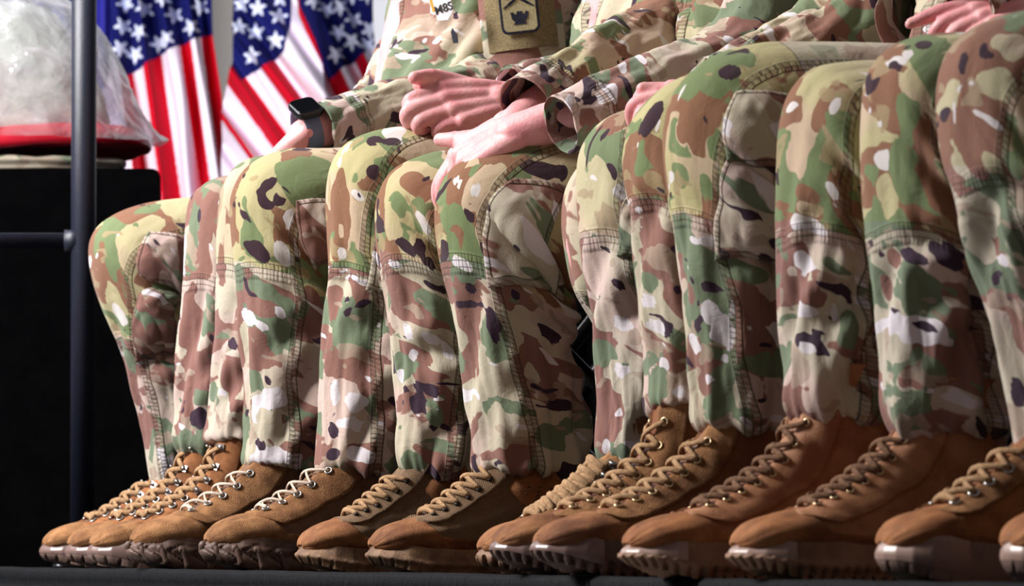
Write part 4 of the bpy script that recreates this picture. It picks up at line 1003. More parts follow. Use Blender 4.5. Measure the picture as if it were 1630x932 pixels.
def make_person(key, legs, label, warm=.35, seed=20.0, d_t=None, t_px=None, lean=0.10, larm=None, rarm=None, front=None, hands=(), torso=True):
    mid = np.mean([LEGS[k]['P0'] for k in legs], axis=0)
    hip_fwd = np.mean([LEGS[k]['L'].C[14] for k in legs], axis=0)
    root_loc = np.array([hip_fwd[0], hip_fwd[1], 0.0])
    root = empty('person', root_loc); tag(root, label, 'person', 'soldiers seated in a row')
    if t_px: TC = at(t_px[0], t_px[1], d_t)
    else: TC = hip_fwd - FWD * .02 + UP * 0
    z0 = hip_fwd[2]
    # ---- trousers: both legs and seat in one mesh
    a = Acc()
    for k in legs:
        a.grid(LEGS[k]['L'].P, LEGS[k]['attrs'])
    hc = np.array([TC[0], TC[1], z0 - .01])
    Cc = [hc - UP * .085, hc - UP * .05, hc + UP * .02, hc + UP * .09, hc + UP * .15]
    Aa = [FWD * .05, FWD * .12, FWD * .135, FWD * .125, FWD * .11]; Bb = [LAT * .07, LAT * .16, LAT * .185, LAT * .17, LAT * .15]
    L = Loft(np.array(Cc), np.array(Aa), np.array(Bb), m=8, nt=60)
    sh = L.S.shape
    a.grid(L.P, {'tex': np.stack([L.TH * L.Rm, L.S, np.full(sh, seed + 4)], -1), 'look': np.stack([np.full(sh, warm), 0 * L.S, 0 * L.S], -1), 'seam': np.full(sh + (3,), -10.), 'bias': np.full(sh + (4,), .5)}, cap0=True)
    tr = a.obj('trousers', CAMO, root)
    # ---- jacket
    j = Acc()
    zs = [z0 + .03, z0 + .10, z0 + .2, z0 + .32, z0 + .44, z0 + .52, z0 + .57, z0 + .60]
    dep = [.125, .125, .125, .128, .122, .10, .075, .062]; wid = [.17, .165, .165, .178, .19, .17, .11, .068]
    C, A, B = [], [], []
    for i, z in enumerate(zs):
        h = z - z0
        c = np.array([TC[0], TC[1], 0]) - FWD * (lean * h) + UP * z
        if t_px: c = np.array([TC[0], TC[1], 0]) - FWD * (lean * (z - TC[2])) + UP * z
        C.append(c); A.append(FWD * dep[i]); B.append(LAT * wid[i])
    LJ = Loft(np.array(C), np.array(A), np.array(B), m=12, nt=110, power=2.3)
    x, y = np.cos(LJ.TH), np.sin(LJ.TH); sd = seed * 5.1
    wr_ = noise(x * 1.6 + LJ.S * 4 + sd, y * 2.4, LJ.S * 10)
    D = .012 * noise(x * 1.5 + sd, y * 1.5, LJ.S * 6) + .024 * (np.abs(wr_) ** .8 - .25) + .004 * noise(x * 5, y * 5 + sd, LJ.S * 30)
    LJ.disp(D * (1 - sstep(5.5, 6.5, LJ.U)))
    sh = LJ.S.shape
    # front closure runs down theta 0
    dside = np.abs(LJ.TH) * .14; fs = -np.abs(dside - .012)
    j.grid(LJ.P, {'tex': np.stack([LJ.TH * LJ.Rm, LJ.S, np.full(sh, seed)], -1), 'look': np.stack([np.full(sh, warm), 0 * LJ.S, 0 * LJ.S], -1),
                  'seam': np.stack([fs, np.full(sh, -10.), np.full(sh, -10.)], -1), 'bias': np.full(sh + (4,), .5)})
    sh_c = C[5]
    arms = {}
    for nm, spec, sgn in (('left', larm, 1), ('right', rarm, -1)):
        shp = sh_c + LAT * sgn * .165 - UP * .02
        if spec is None:
            el = shp - UP * .27 + FWD * .02 + LAT * sgn * .05; wr = el + FWD * .24 - UP * .03 - LAT * sgn * .08
            spec = dict(el=el, wr=wr)
        el, wr = np.array(spec['el']), np.array(spec['wr'])
        r = spec.get('r', (.070, .066, .060, .054, .046, .043))
        top = shp + UP * .02 - LAT * sgn * .05
        mu = (shp + el) / 2 + LAT * sgn * .008
        pts = [top, shp * .8 + el * .2 + LAT * sgn * .012, mu, el * .93 + (mu * .5 + wr * .5) * .07 , el * .5 + wr * .5, wr]
        arms[nm] = sleeve(j, pts, r, seed + (1.3 if sgn > 0 else 2.6), spec.get('warm', warm), spec.get('wr', 1.0) if not isinstance(spec.get('wr'), (list, tuple, np.ndarray)) else 1.0)
        arms[nm + '_pts'] = (shp, el, wr)
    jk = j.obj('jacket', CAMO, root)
    # ---- the body inside: one surface from head to feet
    bcore = Acc()
    spine = [hc - UP * .02, hc + UP * .1] + [C[3], C[5] - UP * .01, C[7] + UP * .01, C[7] + UP * .05]
    ctube(bcore, [hc - UP * .01, C[2], C[4], C[5]], [.105, .10, .105, .08], flat=1.25, nt=20)
    neck = C[7] - UP * .02
    head = neck + UP * .17 + FWD * .025
    ctube(bcore, [C[5], neck, neck + UP * .08 + FWD * .01], [.07, .056, .052])
    bcore.ball(head + UP * .01, (.072, .09, .108), 12); bcore.ball(head - UP * .07 + FWD * .03, (.05, .05, .045), 10)
    bcore.ball(head + FWD * .096 - UP * .012, (.014, .014, .022), 8)
    bcore.ball(head + FWD * .088 - UP * .052, (.012, .024, .010), 8)
    for sg in (-1, 1):
        bcore.ball(head + LAT * sg * .076 - UP * .01, (.014, .012, .03), 8)
        bcore.ball(head + FWD * .080 + UP * .018 + LAT * sg * .03, (.014, .014, .010), 8)
        shp, el, wr = arms[('left' if sg > 0 else 'right') + '_pts']
        ctube(bcore, [C[5] + LAT * sg * .05, shp, (shp + el) / 2, el, (el + wr) / 2, el * .2 + wr * .8], [.06, .055, .045, .038, .032, .020])
    for k in legs:
        Lg = LEGS[k]['L']; n = LEGS[k]['n']
        pts = [hc * .6 + Lg.C[0] * .4] + [Lg.C[14 * i] for i in (1, 3, 5, 7, 9, 11, n - 1)]
        g = LEGS[k]; foot = np.array([pts[-1][0], pts[-1][1], .08])
        rr_ = [.075] + [min(q, .62 * float(np.linalg.norm(Lg.A[14 * i]))) for i, q in ((1, .07), (3, .066), (5, .056), (7, .05), (9, .05), (11, .044), (n - 1, .036))]
        ctube(bcore, pts + [foot], rr_ + [.034])
        ctube(bcore, [foot, foot + FWD * .08 - UP * .03, foot + FWD * .13 - UP * .035], [.033, .028, .02])
    o = bcore.obj('tmp', M['skin']); V, Fc = voxel(o, .011, 5)
    body = Acc(); body.add(V, Fc)
    nails = []
    for h in hands:
        h = dict(h); hs_, he_, hw_ = arms[h.pop('arm') + '_pts']; h['forearm'] = hw_ + .4 * (he_ - hw_)
        Vh, Fh, nl = hand_mesh(**h); body.add(Vh, Fh); nails += nl
    bd = body.obj('body', M['skin'], root)
    add_nails(bd, nails)
    # hair
    a = Acc(); nph, nth = 12, 40
    ph = np.linspace(0, 1.75, nph)[:, None]; th = np.linspace(0, 2 * PI, nth + 1)[None]
    fr = .75 + .25 * (1 - np.cos(th)) / 2 * 1.6
    ph2 = ph * np.clip(fr, .6, 1.08)
    hd = np.sin(ph2)[..., None] * (np.cos(th)[..., None] * FWD * .098 + np.sin(th)[..., None] * LAT * .080) + np.cos(ph2)[..., None] * UP * .117
    a.grid(head + UP * .012 + hd)
    a.grid(head + UP * .012 + hd * .93)
    a.obj('hair', M['hair'], bd)
    PERSONS[key] = dict(root=root, trousers=tr, jacket=jk, body=bd, LJ=LJ, arms=arms, hc=hc)
    return PERSONS[key]

# ------------------------------------------------------------------ build: legs first, they set every depth
for k in LEGS: leg_loft(k)
tp = on_plane(593, 905, LEGS['L7']['P0']); TOE_LINE_P = np.array([tp[0], tp[1], 0.0])
build_setting()

SK = lambda v: np.array(v, float)
def arm_pts(el, wr): return dict(el=at(*el), wr=at(*wr))
P = {}
P['a'] = make_person('a', ['L1'], 'person in camouflage uniform seated farthest left, one knee standing clear beside the black pole', warm=.5, seed=21, t_px=(830, 120), d_t=9.4, lean=.25)
wa = at(497, 206, 8.62)
P['b'] = make_person('b', ['L2', 'L3'], 'person in camouflage uniform with castle shoulder patch and black wristwatch, forearm resting on thigh',
    warm=.2, seed=62.9, t_px=(742, 100), d_t=8.95, lean=.30,
    larm=dict(el=at(822, 126, 8.80), wr=at(520, 203, 8.62), r=(.066, .068, .064, .056, .044, .0385)),
    rarm=dict(el=at(640, 130, 9.1), wr=at(560, 205, 8.95), r=(.060, .060, .056, .050, .044, .042)),
    hands=[dict(arm='left', wrist=at(486, 212, 8.61), D=SK((-.62, .45, -.50)), N=SK((-.35, -.3, .85)), side=-1, bends=[(55, 60, 40)] * 4, forearm=at(600, 190, 8.68), scale=.92)])
P['c'] = make_person('c', ['L4', 'L5'], 'person in camouflage uniform with both hands clasped above the thighs, bare of watch',
    warm=.25, seed=23.6, t_px=(1075, 60), d_t=8.4, lean=.2,
    larm=dict(el=at(1030, 100, 8.25), wr=at(822, 146, 8.13), r=(.066, .066, .060, .052, .042, .0365)),
    rarm=dict(el=at(1010, 90, 8.6), wr=at(850, 150, 8.4), r=(.066, .066, .060, .05, .042, .038)),
    hands=[dict(arm='left', wrist=at(806, 164, 8.13), D=at(675, 174, 8.08) - at(792, 166, 8.13), N=SK((.05, -.80, .58)), side=1, bends=[(16, 98, 62), (18, 98, 62), (22, 98, 62), (28, 96, 62)], spread=(-4, -1, 2, 5), thumb=(24, -8, 10, 18), forearm=at(930, 130, 8.2), scale=1.06),
           dict(arm='right', wrist=at(772, 182, 8.24), D=at(680, 176, 8.17) - at(772, 182, 8.24), N=SK((.0, .95, -.1)), side=-1, bends=[(15, 50, 40)] * 4, thumb=(4, 30, 0, 0), forearm=at(860, 165, 8.42), scale=1.0)])
P['d'] = make_person('d', ['L6', 'L7'], 'person in camouflage uniform with hands joined over the nearer knee, in sharp focus mid row',
    warm=.55, seed=24.3, t_px=(1235, 20), d_t=7.9, lean=.15,
    rarm=dict(el=at(1085, 30, 7.95), wr=at(846, 166, 7.72), r=(.066, .070, .066, .056, .046, .0415), warm=.7),
    larm=dict(el=at(1190, 92, 7.66), wr=at(903, 194, 7.53), r=(.066, .066, .062, .056, .048, .038), warm=.1),
    hands=[dict(arm='left', wrist=at(826, 210, 7.60), D=SK((-.80, .30, -.38)), N=SK((-.12, -.62, .72)), side=1, bends=[(42, 24, 12), (46, 26, 14), (50, 28, 16), (54, 30, 20)], thumb=(14, -6, -10, -6), forearm=at(975, 176, 7.53), scale=.98, spread=(3, 1, -1, -3)),
           dict(arm='right', wrist=at(822, 196, 7.73), D=SK((-.8, .2, -.42)), N=SK((.1, -.3, .9)), side=-1, bends=[(30, 40, 30)] * 4, thumb=(20, 15, 10, 10), forearm=at(900, 150, 7.74), scale=1.0)])
P['e'] = make_person('e', ['L8a', 'L8'], 'person in camouflage uniform whose laced tan boot and knee sit behind the darker brown boots',
    warm=.4, seed=25.8, t_px=(1560, 20), d_t=7.3, lean=.12,
    larm=dict(el=at(1400, 25, 7.17), wr=at(1165, 145, 7.12), r=(.066, .066, .060, .052, .044, .040)),
    rarm=dict(el=at(1340, 30, 7.5), wr=at(1150, 135, 7.4), r=(.066, .066, .060, .05, .042, .040)),
    hands=[dict(arm='left', wrist=at(1168, 168, 7.1), D=SK((-1, -.05, .06)), N=SK((.1, -.6, .8)), side=1, bends=[(20, 70, 45)] * 4, thumb=(12, 0, 5, 5), forearm=at(1260, 135, 7.14), scale=.88)])
P['f'] = make_person('f', ['L9', 'L10'], 'person in camouflage uniform with large thigh pocket, knee highest left of the blurred right group',
    warm=.2, seed=26.2, t_px=(1650, -60), d_t=6.85, lean=.05,
    larm=dict(el=at(1720, -50, 6.75), wr=at(1548, 14, 6.62), r=(.066, .066, .060, .052, .042, .034)),
    rarm=dict(el=at(1560, -30, 7.1), wr=at(1460, 30, 6.95), r=(.066, .066, .060, .055, .052, .05)),
    hands=[dict(arm='left', wrist=at(1662, 10, 6.62), D=SK((-1, -.1, -.16)), N=SK((-.1, -.6, .8)), side=1, bends=[(8, 8, 6), (16, 50, 40), (20, 60, 40), (20, 60, 40)], thumb=(20, -6, 0, 0), forearm=at(1690, -20, 6.7), scale=.86)])
P['g'] = make_person('g', ['L11', 'L12'], 'person in camouflage uniform with light tan boots and bright olive knees, second from right', warm=.4, seed=27.7, t_px=(1950, -60), d_t=6.35)
P['h'] = make_person('h', ['L13', 'L14'], 'person in camouflage uniform cut off by the right edge, plain pale panel below the knee', warm=.3, seed=28.1, t_px=(2180, -100), d_t=5.9)

# boots in view, by leg
boot('hook', 72, 'L1', P['a']['root'])
boot('hook', 113, 'L2', P['b']['root'])
boot('hook', 148, 'L3', P['b']['root'])
boot('rocky', 213, 'L4', P['c']['root'])
boot('rocky', 331, 'L5', P['c']['root'])
boot('runner', 481, 'L6', P['d']['root'])
boot('runner', 594, 'L7', P['d']['root'])
boot('laced', 790, 'L8a', P['e']['root'])
boot('laced', 768, 'L8', P['e']['root'])
boot('trail', 792, 'L9', P['f']['root'])
boot('trail', 857, 'L10', P['f']['root'])
boot('hiker', 1001, 'L11', P['g']['root'])
boot('hiker', 1173, 'L12', P['g']['root'])
boot('plain', 1408, 'L13', P['h']['root'])
boot('plain', 1607, 'L14', P['h']['root'])

# ------------------------------------------------------------------ pockets and patches
def leg_pocket(leg, person, corners, off=.004, thick=.005, seed=31.0, warm=.3, bul=.008, name='cargo_pocket', label=None, grey=0.0):
    g = LEGS[leg]; L = g['L']
    c = [L.find(*q) for q in corners]      # top-front, top-back, bottom-back, bottom-front
    n, m = 40, 36
    u, th = bil(c[0], c[1], c[2], c[3], n, m)
    a_ = np.linspace(0, 1, n)[:, None]; b_ = np.linspace(0, 1, m)[None]
    bulge = bul * np.sin(a_ * PI) ** .6 * np.sin(b_ * PI) ** .6 + .003 * noise(a_ * 4, b_ * 4, seed)
    a = Acc()
    fn = edge_seam(cloth_attrs(L, seed, warm, grey=grey), .12, .12)
    patch(a, L, u, th, off, thick, fn, bulge=bulge)
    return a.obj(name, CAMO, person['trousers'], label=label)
leg_pocket('L7', P['d'], [(815,288),(912,300),(898,478),(780,458)], off=.006, seed=33.3, warm=.05, bul=.008)
leg_pocket('L1', P['a'], [(222,468),(298,480),(292,582),(216,575)], off=.006, seed=31.3, warm=.05, bul=.012)
leg_pocket('L1', P['a'], [(238,372),(298,378),(297,478),(222,440)], off=.008, seed=30.3, warm=.0, bul=.010, name='pocket_flap')
leg_pocket('L5', P['c'], [(600,385),(690,390),(690,490),(580,462)], off=.006, seed=34.9, warm=.0, bul=.006)
leg_pocket('L4', P['c'], [(470,318),(550,322),(548,420),(500,430)], off=.003, seed=36.9, warm=.1, bul=.006)
leg_pocket('L10', P['f'], [(1158,255),(1262,275),(1258,435),(1143,415)], off=.007, seed=73.4, warm=.0, bul=.010)
leg_pocket('L10', P['f'], [(1172,150),(1262,160),(1262,285),(1158,260)], off=.010, seed=75.1, warm=.15, bul=.012, name='pocket_flap')
leg_pocket('L8', P['e'], [(1000,310),(1040,310),(1040,415),(985,410)], off=.005, seed=39.2, warm=.0, bul=.004)

# folding chairs, one under each person
def chair(key, label):
    hc = P[key]['hc']; base = np.array([hc[0], hc[1], 0.0]) + FWD * .06
    root = empty('folding_chair', base); tag(root, label, 'chair', 'black folding chairs under the row')
    zt = hc[2] - .09
    a = Acc(); a.box(base + UP * (zt - .012) - FWD * .02, FWD * .20, LAT * .21, UP * .012); a.obj('seat', M['black'], root, bevel=.008)
    a = Acc(); a.box(base - FWD * .265 + UP * (zt + .33), FWD * .012, LAT * .2, UP * .11); a.obj('backrest', M['black'], root, bevel=.008)
    for sg in (-1, 1):
        o = LAT * sg * .205
        a = Acc(); a.tube([base + FWD * .20 + UP * .012 + o, base - FWD * .12 + UP * (zt - .0) + o, base - FWD * .265 + UP * (zt + .44) + o], .0125, 10); a.obj('leg', M['chair_metal'], root)
        a = Acc(); a.tube([base - FWD * .27 + UP * .012 + o * .93, base + FWD * .12 + UP * (zt - .02) + o * .93], .011, 10); a.obj('leg', M['chair_metal'], root)
    a = Acc(); a.tube([base + FWD * .15 + UP * .07 - LAT * .205, base + FWD * .15 + UP * .07 + LAT * .205], .008, 8); a.obj('crossbar', M['chair_metal'], root)
    a = Acc(); a.tube([base - FWD * .22 + UP * .07 - LAT * .19, base - FWD * .22 + UP * .07 + LAT * .19], .008, 8); a.obj('crossbar', M['chair_metal'], root)
M['chair_metal'] = plain('black_painted_steel', srgb(26, 26, 30), 0.3)
for k, lb in zip('abcdefgh', ('black folding chair under the farthest soldier at the left', 'black folding chair under the soldier with the castle patch', 'black folding chair under the soldier with clasped hands', 'black folding chair glimpsed right of the boot with the perforated ankle pad', 'black folding chair under the soldier with the thickly laced tan boot', 'black folding chair under the soldier with the large thigh pocket', 'black folding chair under the soldier with light tan boots', 'black folding chair at the far right edge behind the last shin')):
    chair(k, lb)

# ------------------------------------------------------------------ wristwatch
def wristwatch():
    body = P['b']['body']; root = P['b']['root']
    c = at(489, 205, 8.615); ax = n3(at(430, 222, 8.6) - at(520, 198, 8.63))   # along the wrist
    up = n3(np.array([-.42, -.62, .66])); up = n3(up - ax * np.dot(up, ax)); sd = n3(np.cross(up, ax))
    fc = c + up * .027 + ax * .000
    def rrect(w, h, r, n=8):
        pts = []
        for cx, cy, a0 in ((w - r, h - r, 0), (-w + r, h - r, 90), (-w + r, -h + r, 180), (w - r, -h + r, 270)):
            for i in range(n + 1):
                t = math.radians(a0 + 90 * i / n); pts.append((cx + r * math.cos(t), cy + r * math.sin(t)))
        return pts
    a = Acc()
    for hh, sc_ in ((0, 1.0),):
        a.prism(rrect(.0195, .0235, .009), fc, ax, sd, np.cross(ax, sd), .0105, smooth=False)
    w = a.obj('wristwatch', plain('black_watch_case', srgb(16, 16, 18), .3), root, bevel=.0025)
    a = Acc(); nn = np.cross(ax, sd)
    if np.dot(nn, up) < 0: pass
    a.prism(rrect(.0172, .0212, .008), fc + nn * .0104, ax, sd, nn, .0012); a.obj('screen', M['black_gloss'], w, bevel=.0005)
    a = Acc(); a.tube([fc + nn * .006 - ax * .019, fc + nn * .006 - ax * .0235], .0036, 14); a.obj('crown', plain('dark_orange_ringed_crown', srgb(70, 34, 16), .4), w)
    a = Acc(); th = np.linspace(0, 2 * PI, 60)
    prof = [(-.0115, 0), (-.0115, .0022), (.0115, .0022), (.0115, 0)]
    G = np.zeros((len(prof), 60, 3))
    for i, (dx, dr) in enumerate(prof):
        G[i] = c + ax * dx + (np.cos(th)[:, None] * up * (.0285 + dr) + np.sin(th)[:, None] * sd * (.0315 + dr))
    a.grid(G, smooth=False)
    a.obj('watch_band', plain('blue_grey_watch_band', srgb(92, 104, 132), .5), w)
wristwatch()

# ------------------------------------------------------------------ shoulder patch, name tape on the soldier with the watch
def shoulder_patch():
    jk = P['b']['jacket']
    c = at(826, 12, 8.72); 
    nrm = n3(np.array([-.05, -1, -.02])); ex = n3(np.array([1.0, -.05, .0]) + UP * .04); tilt = math.radians(-7)
    ex = n3(np.array([math.cos(tilt), -.05, -math.sin(tilt) * .9])); ey = n3(np.cross(nrm, ex)) ; ey = ey if ey[2] > 0 else -ey
    m_ = 8.72 / F      # metres per traced pixel
    def curved(w, h, off, thick, n=20, wrap=.055):
        u = np.linspace(-1, 1, n)[None]; v = np.linspace(-1, 1, n)[:, None]
        X = u * w; Z = v * h
        dep = -(X ** 2) / (2 * wrap)
        return c + X[..., None] * ex + Z[..., None] * ey + (dep + off)[..., None] * nrm
    # sleeve pocket and hook-and-loop field
    a = Acc()
    G = curved(66 * m_, 85 * m_, .000, .01); G0 = curved(66 * m_, 85 * m_, -.02, .01)
    sh = G.shape[:2]
    att = lambda sd: {'tex': np.stack([np.linspace(0, .1, sh[1])[None] + 0 * G[..., 0], np.linspace(0, .13, sh[0])[:, None] + 0 * G[..., 0], np.full(sh, sd)], -1), 'seam': np.full(sh + (3,), -10.), 'look': np.stack([np.full(sh, .1), 0 * G[..., 0], 0 * G[..., 0]], -1), 'bias': np.full(sh + (4,), .5)}
    rim = np.concatenate([G[0], G[1:, -1], G[-1, ::-1][1:], G[::-1, 0][1:]]); rim0 = np.concatenate([G0[0], G0[1:, -1], G0[-1, ::-1][1:], G0[::-1, 0][1:]])
    a.grid(G - ey * .012, att(41.5)); a.grid(np.array([rim, rim0]) - ey * .012)
    a.obj('sleeve_pocket', CAMO, jk)
    vm = cloth_like('tan_hook_and_loop', srgb(128, 112, 82), srgb(150, 132, 98), 300, .0012, .95)
    a = Acc(); G = curved(56 * m_, 66 * m_, .004, .01); G0 = curved(56 * m_, 66 * m_, 0, .01)
    rim = np.concatenate([G[0], G[1:, -1], G[-1, ::-1][1:], G[::-1, 0][1:]]); rim0 = np.concatenate([G0[0], G0[1:, -1], G0[-1, ::-1][1:], G0[::-1, 0][1:]])
    a.grid(G); a.grid(np.array([rim, rim0])); vf = a.obj('hook_and_loop_field', vm, jk)
    # shield: straight sides, rounded bottom corners
    def shield(w, h, r, n=8):
        pts = [(-w, h)]
        for i in range(n + 1):
            t = PI + i / n * PI / 2; pts.append((-w + r + r * math.cos(t), -h + r + r * math.sin(t)))
        for i in range(n + 1):
            t = 1.5 * PI + i / n * PI / 2; pts.append((w - r + r * math.cos(t), -h + r + r * math.sin(t)))
        pts.append((w, h)); return pts
    navy = cloth_like('dark_navy_embroidery', srgb(24, 26, 44), srgb(34, 36, 58), 300, .0006, .8)
    tanp = cloth_like('tan_embroidery', srgb(160, 148, 112), srgb(182, 170, 132), 400, .0006, .85)
    o = c + nrm * .0045
    ctr = o + ey * (8 * m_)
    a = Acc(); a.prism(shield(31 * m_, 50 * m_, 11 * m_), ctr, ex, ey, nrm, .003); pt = a.obj('shoulder_patch', navy, jk, bevel=.0008)
    a = Acc(); a.prism(shield(27 * m_, 46 * m_, 8 * m_), ctr, ex, ey, nrm, .0036); a.obj('patch_field', tanp, pt)
    # castle: crenellated top over a tapered keep
    cs = [(-11,-12),(-7,-11),(7,-11),(11,-12),(9,-8),(13,-5),(13,10),(9,10),(9,5.5),(5,5.5),(5,8),(-1.0,8),(-1,10.5),(-1,10.5),(-5,8),(-5,5.5),(-8,5.5),(-8,8),(-14,8),(-14,-2),(-10,-5),(-9,-8)]
    cs = [(-11,-12),(11,-12),(8.5,-7),(13,-3),(15,9),(10,9),(9,5),(5,5),(4.5,10),(-4.5,10),(-5,5),(-9,5),(-10,9),(-15,9),(-13,-3),(-8.5,-7)]
    a = Acc(); a.prism([(x * m_ * .95, y * m_ * .95) for x, y in cs], ctr - ey * 24 * m_, ex, ey, nrm, .0044); a.obj('castle_emblem', navy, pt)
    for sg in (1, -1):
        a = Acc(); p0 = ctr + ex * (-24 * sg) * m_ + ey * (-8 * m_); p1 = ctr + ex * (22 * sg) * m_ + ey * (22 * m_)
        dd = n3(p1 - p0); pp = np.cross(nrm, dd)
        a.box((p0 + p1) / 2 + nrm * .004, (p1 - p0) / 2, pp * .0012, nrm * .0006); a.box(p1 * .3 + p0 * .7 + nrm * .004, dd * .006, pp * .002, nrm * .0006); a.obj('crossed_rifle', navy, pt)
    for sx, sy in ((-16, 10), (16, 14)):
        star = [((5.5 if i % 2 == 0 else 2.2) * m_ * math.cos(PI / 2 + i * PI / 5), (5.5 if i % 2 == 0 else 2.2) * m_ * math.sin(PI / 2 + i * PI / 5)) for i in range(10)]
        a = Acc(); a.prism(star, ctr + ex * sx * m_ + ey * sy * m_, ex, ey, nrm, .0042); a.obj('star_emblem', navy, pt)
shoulder_patch()

def chest_tag():
    jk = P['b']['jacket']; m_ = 8.82 / F
    c = at(706, 10, 8.72); nrm = n3(np.array([-.35, -1, .05])); ex = n3(np.array([1, -.35, .32])); ex = n3(ex - nrm * np.dot(ex, nrm)); ey = np.cross(nrm, ex)
    if ey[2] < 0: ey = -ey
    wm = plain('white_card', srgb(232, 226, 236), .6)
    a = Acc(); a.prism([(-15 * m_, -20 * m_), (2 * m_, -24 * m_), (15 * m_, -12 * m_), (15 * m_, 24 * m_), (-15 * m_, 24 * m_)], c, ex, ey, nrm, .002); tg = a.obj('name_tag', wm, jk, bevel=.0004, label='white tag with black lettering and orange edge')
    a = Acc(); a.box(c - ex * 17 * m_ + ey * 10 * m_ + nrm * .001, ex * 2.5 * m_, ey * 14 * m_, nrm * .001); a.obj('tag_edge', plain('orange_tag_edge', srgb(240, 160, 50), .6), tg)
    cu = bpy.data.curves.new('tag_text', 'FONT'); cu.body = 'M8S'; cu.size = 19 * m_; cu.extrude = .0003; cu.align_x = 'CENTER'; cu.align_y = 'CENTER'; cu.offset = .0002
    cu.materials.append(M['black']); oc = bpy.data.objects.new('t', cu); COL.objects.link(oc); bpy.context.view_layer.update()
    me_ = bpy.data.meshes.new_from_object(oc.evaluated_get(bpy.context.evaluated_depsgraph_get())); bpy.data.objects.remove(oc)
    o = bpy.data.objects.new('lettering', me_); COL.objects.link(o)
    mat = Matrix((list(ex * .95 + ey * .0) + [0], list(ey) + [0], list(nrm) + [0], [0, 0, 0, 1])).transposed()
    mat.translation = Vector(c - ey * 4 * m_ + nrm * .0026)
    o.parent = tg; o.matrix_parent_inverse = Matrix.Translation(-world_loc(tg)); o.matrix_basis = mat
    # dark rank tab and zip pull on the chest
    a = Acc(); c2 = at(724, 58, 8.74); a.prism([(-5 * m_, -10 * m_), (3 * m_, -12 * m_), (5 * m_, 2 * m_), (0, 14 * m_), (-4 * m_, 8 * m_)], c2, ex, ey, nrm, .002); a.obj('rank_tab', plain('navy_rank_tab', srgb(30, 30, 48), .8), jk)
chest_tag()

# ------------------------------------------------------------------ flags
def flag(name_label, xl, xr, y0, y1, canton, stars, edges, slope, yref, seed, foldw=30, amp=.034, d=FLAGD + .16):
    """edges: traced stripe borders at height yref (alternating from colour0), slope dx/dy"""
    xs0, xs1 = min(xl(y0), xl(y1)), max(xr(y0), xr(y1))
    ny = int((y1 - y0) / 1.6); nx = int((xs1 - xs0) / 1.3)
    ys = np.linspace(y0, y1, ny); v = np.linspace(0, 1, nx)
    PX = np.zeros((ny, nx)); PY = np.zeros((ny, nx))
    for i, y in enumerate(ys):
        PX[i] = xl(y) + (xr(y) - xl(y)) * v; PY[i] = y
    c, s = math.cos(PITCH), math.sin(PITCH)
    Q = PX - slope * (PY - yref)
    w = noise(Q / foldw, PY / 260.0, seed)
    dep = d + amp * np.sin(Q / foldw * 2 * PI * .55 + 2.0 * w) + .03 * w
    base = (PX - W / 2) / F, (H / 2 - PY) / F
    r = np.stack([base[0], c - s * base[1], s + c * base[1]], -1)
    Pw = CAM + r * (d / r[..., 1:2]); Pw[..., 1] = dep
    cols, x_ed = edges
    red, whi, blue, st = map(np.array, (srgb(206, 12, 40), srgb(240, 228, 244), srgb(20, 24, 92), srgb(226, 232, 255)))
    Cc = np.zeros(PX.shape + (4,))
    idx = np.searchsorted(np.array(x_ed), Q)
    lut = np.array([red if ch == 'R' else whi for ch in cols]); Cc[:] = lut[np.clip(idx, 0, len(cols) - 1)]
    cb = np.interp(PX, [q[0] for q in canton], [q[1] for q in canton])
    inc = PY < cb
    Cc[inc] = blue
    for (sx, sy) in stars:
        dx, dy = (PX - sx) , PY - sy
        a = np.arctan2(dx, -dy) + seed * .3; rr = np.hypot(dx, dy)
        aa = np.abs(((a / (2 * PI / 5)) % 1) - .5) * 2       # 1 at a point, 0 in a notch
        rad = 6.2 / (1 - aa * .52) ; rad = 6.2 + 9.0 * aa ** 1.4
        Cc[(rr < rad) & inc] = st
    root = empty('national_flag', (float(Pw[..., 0].mean()), d, -1.0)); tag(root, name_label, 'flag', 'national flags standing behind the stage')
    m, nt, bs = new_mat('flag_cloth'); T = NT(nt)
    T.link(T.n('ShaderNodeAttribute', attribute_name='Col').outputs['Color'], bs.inputs['Base Color'])
    bs.inputs['Roughness'].default_value = .8; bs.inputs['Specular IOR Level'].default_value = .1
    back = Pw.copy(); back[..., 1] += .004
    a = Acc(); a.grid(Pw, {'Col': Cc}); a.grid(back, {'Col': Cc}); a.obj('flag_cloth', m, root)
    xm = float(at((xl(y0) + xr(y0)) / 2, 0, d)[0])
    a = Acc(); a.tube([(xm, d + .14, -1.0), (xm, d + .14, 1.75)], .014, 12); fp = a.obj('flag_pole', plain('gold_brown_pole', srgb(150, 110, 50), .35), root)
    a = Acc(); a.ball((xm, d + .14, 1.79), .035, 10); a.obj('finial', plain('gold_finial', srgb(200, 160, 70), .25, .9), fp)
    a = Acc(); a.tube([(xm, d + .14, -1.0), (xm, d + .14, -.94)], .16, 24); a.obj('flag_base', plain('gold_flag_base', srgb(160, 125, 60), .35, .6), root)
lin = lambda pts: (lambda y: float(np.interp(y, [p[1] for p in pts], [p[0] for p in pts])))
flag('national flag with red and white stripes, leftmost of the three, beside the plastic bag',
     lin([(176, -120), (176, 60), (170, 130), (120, 250), (120, 420)]), lin([(336, -120), (338, 60), (352, 150), (358, 260), (372, 420)]), -120, 420,
     [(100, -50), (172, 60), (196, 122), (225, 108), (252, 88), (300, 66), (342, 52), (400, 40)],
     [(200,5),(230,15),(196,42),(222,52),(277,23),(265,62),(304,44),(192,78),(215,86),(252,68),(260,-2),(318,10),(205,-30),(240,-25),(290,-20),(325,-35)],
     ('RWRWRWRWR', [166, 208, 228, 247, 277, 310, 328, 345]), .14, 240, 1.7, 24)
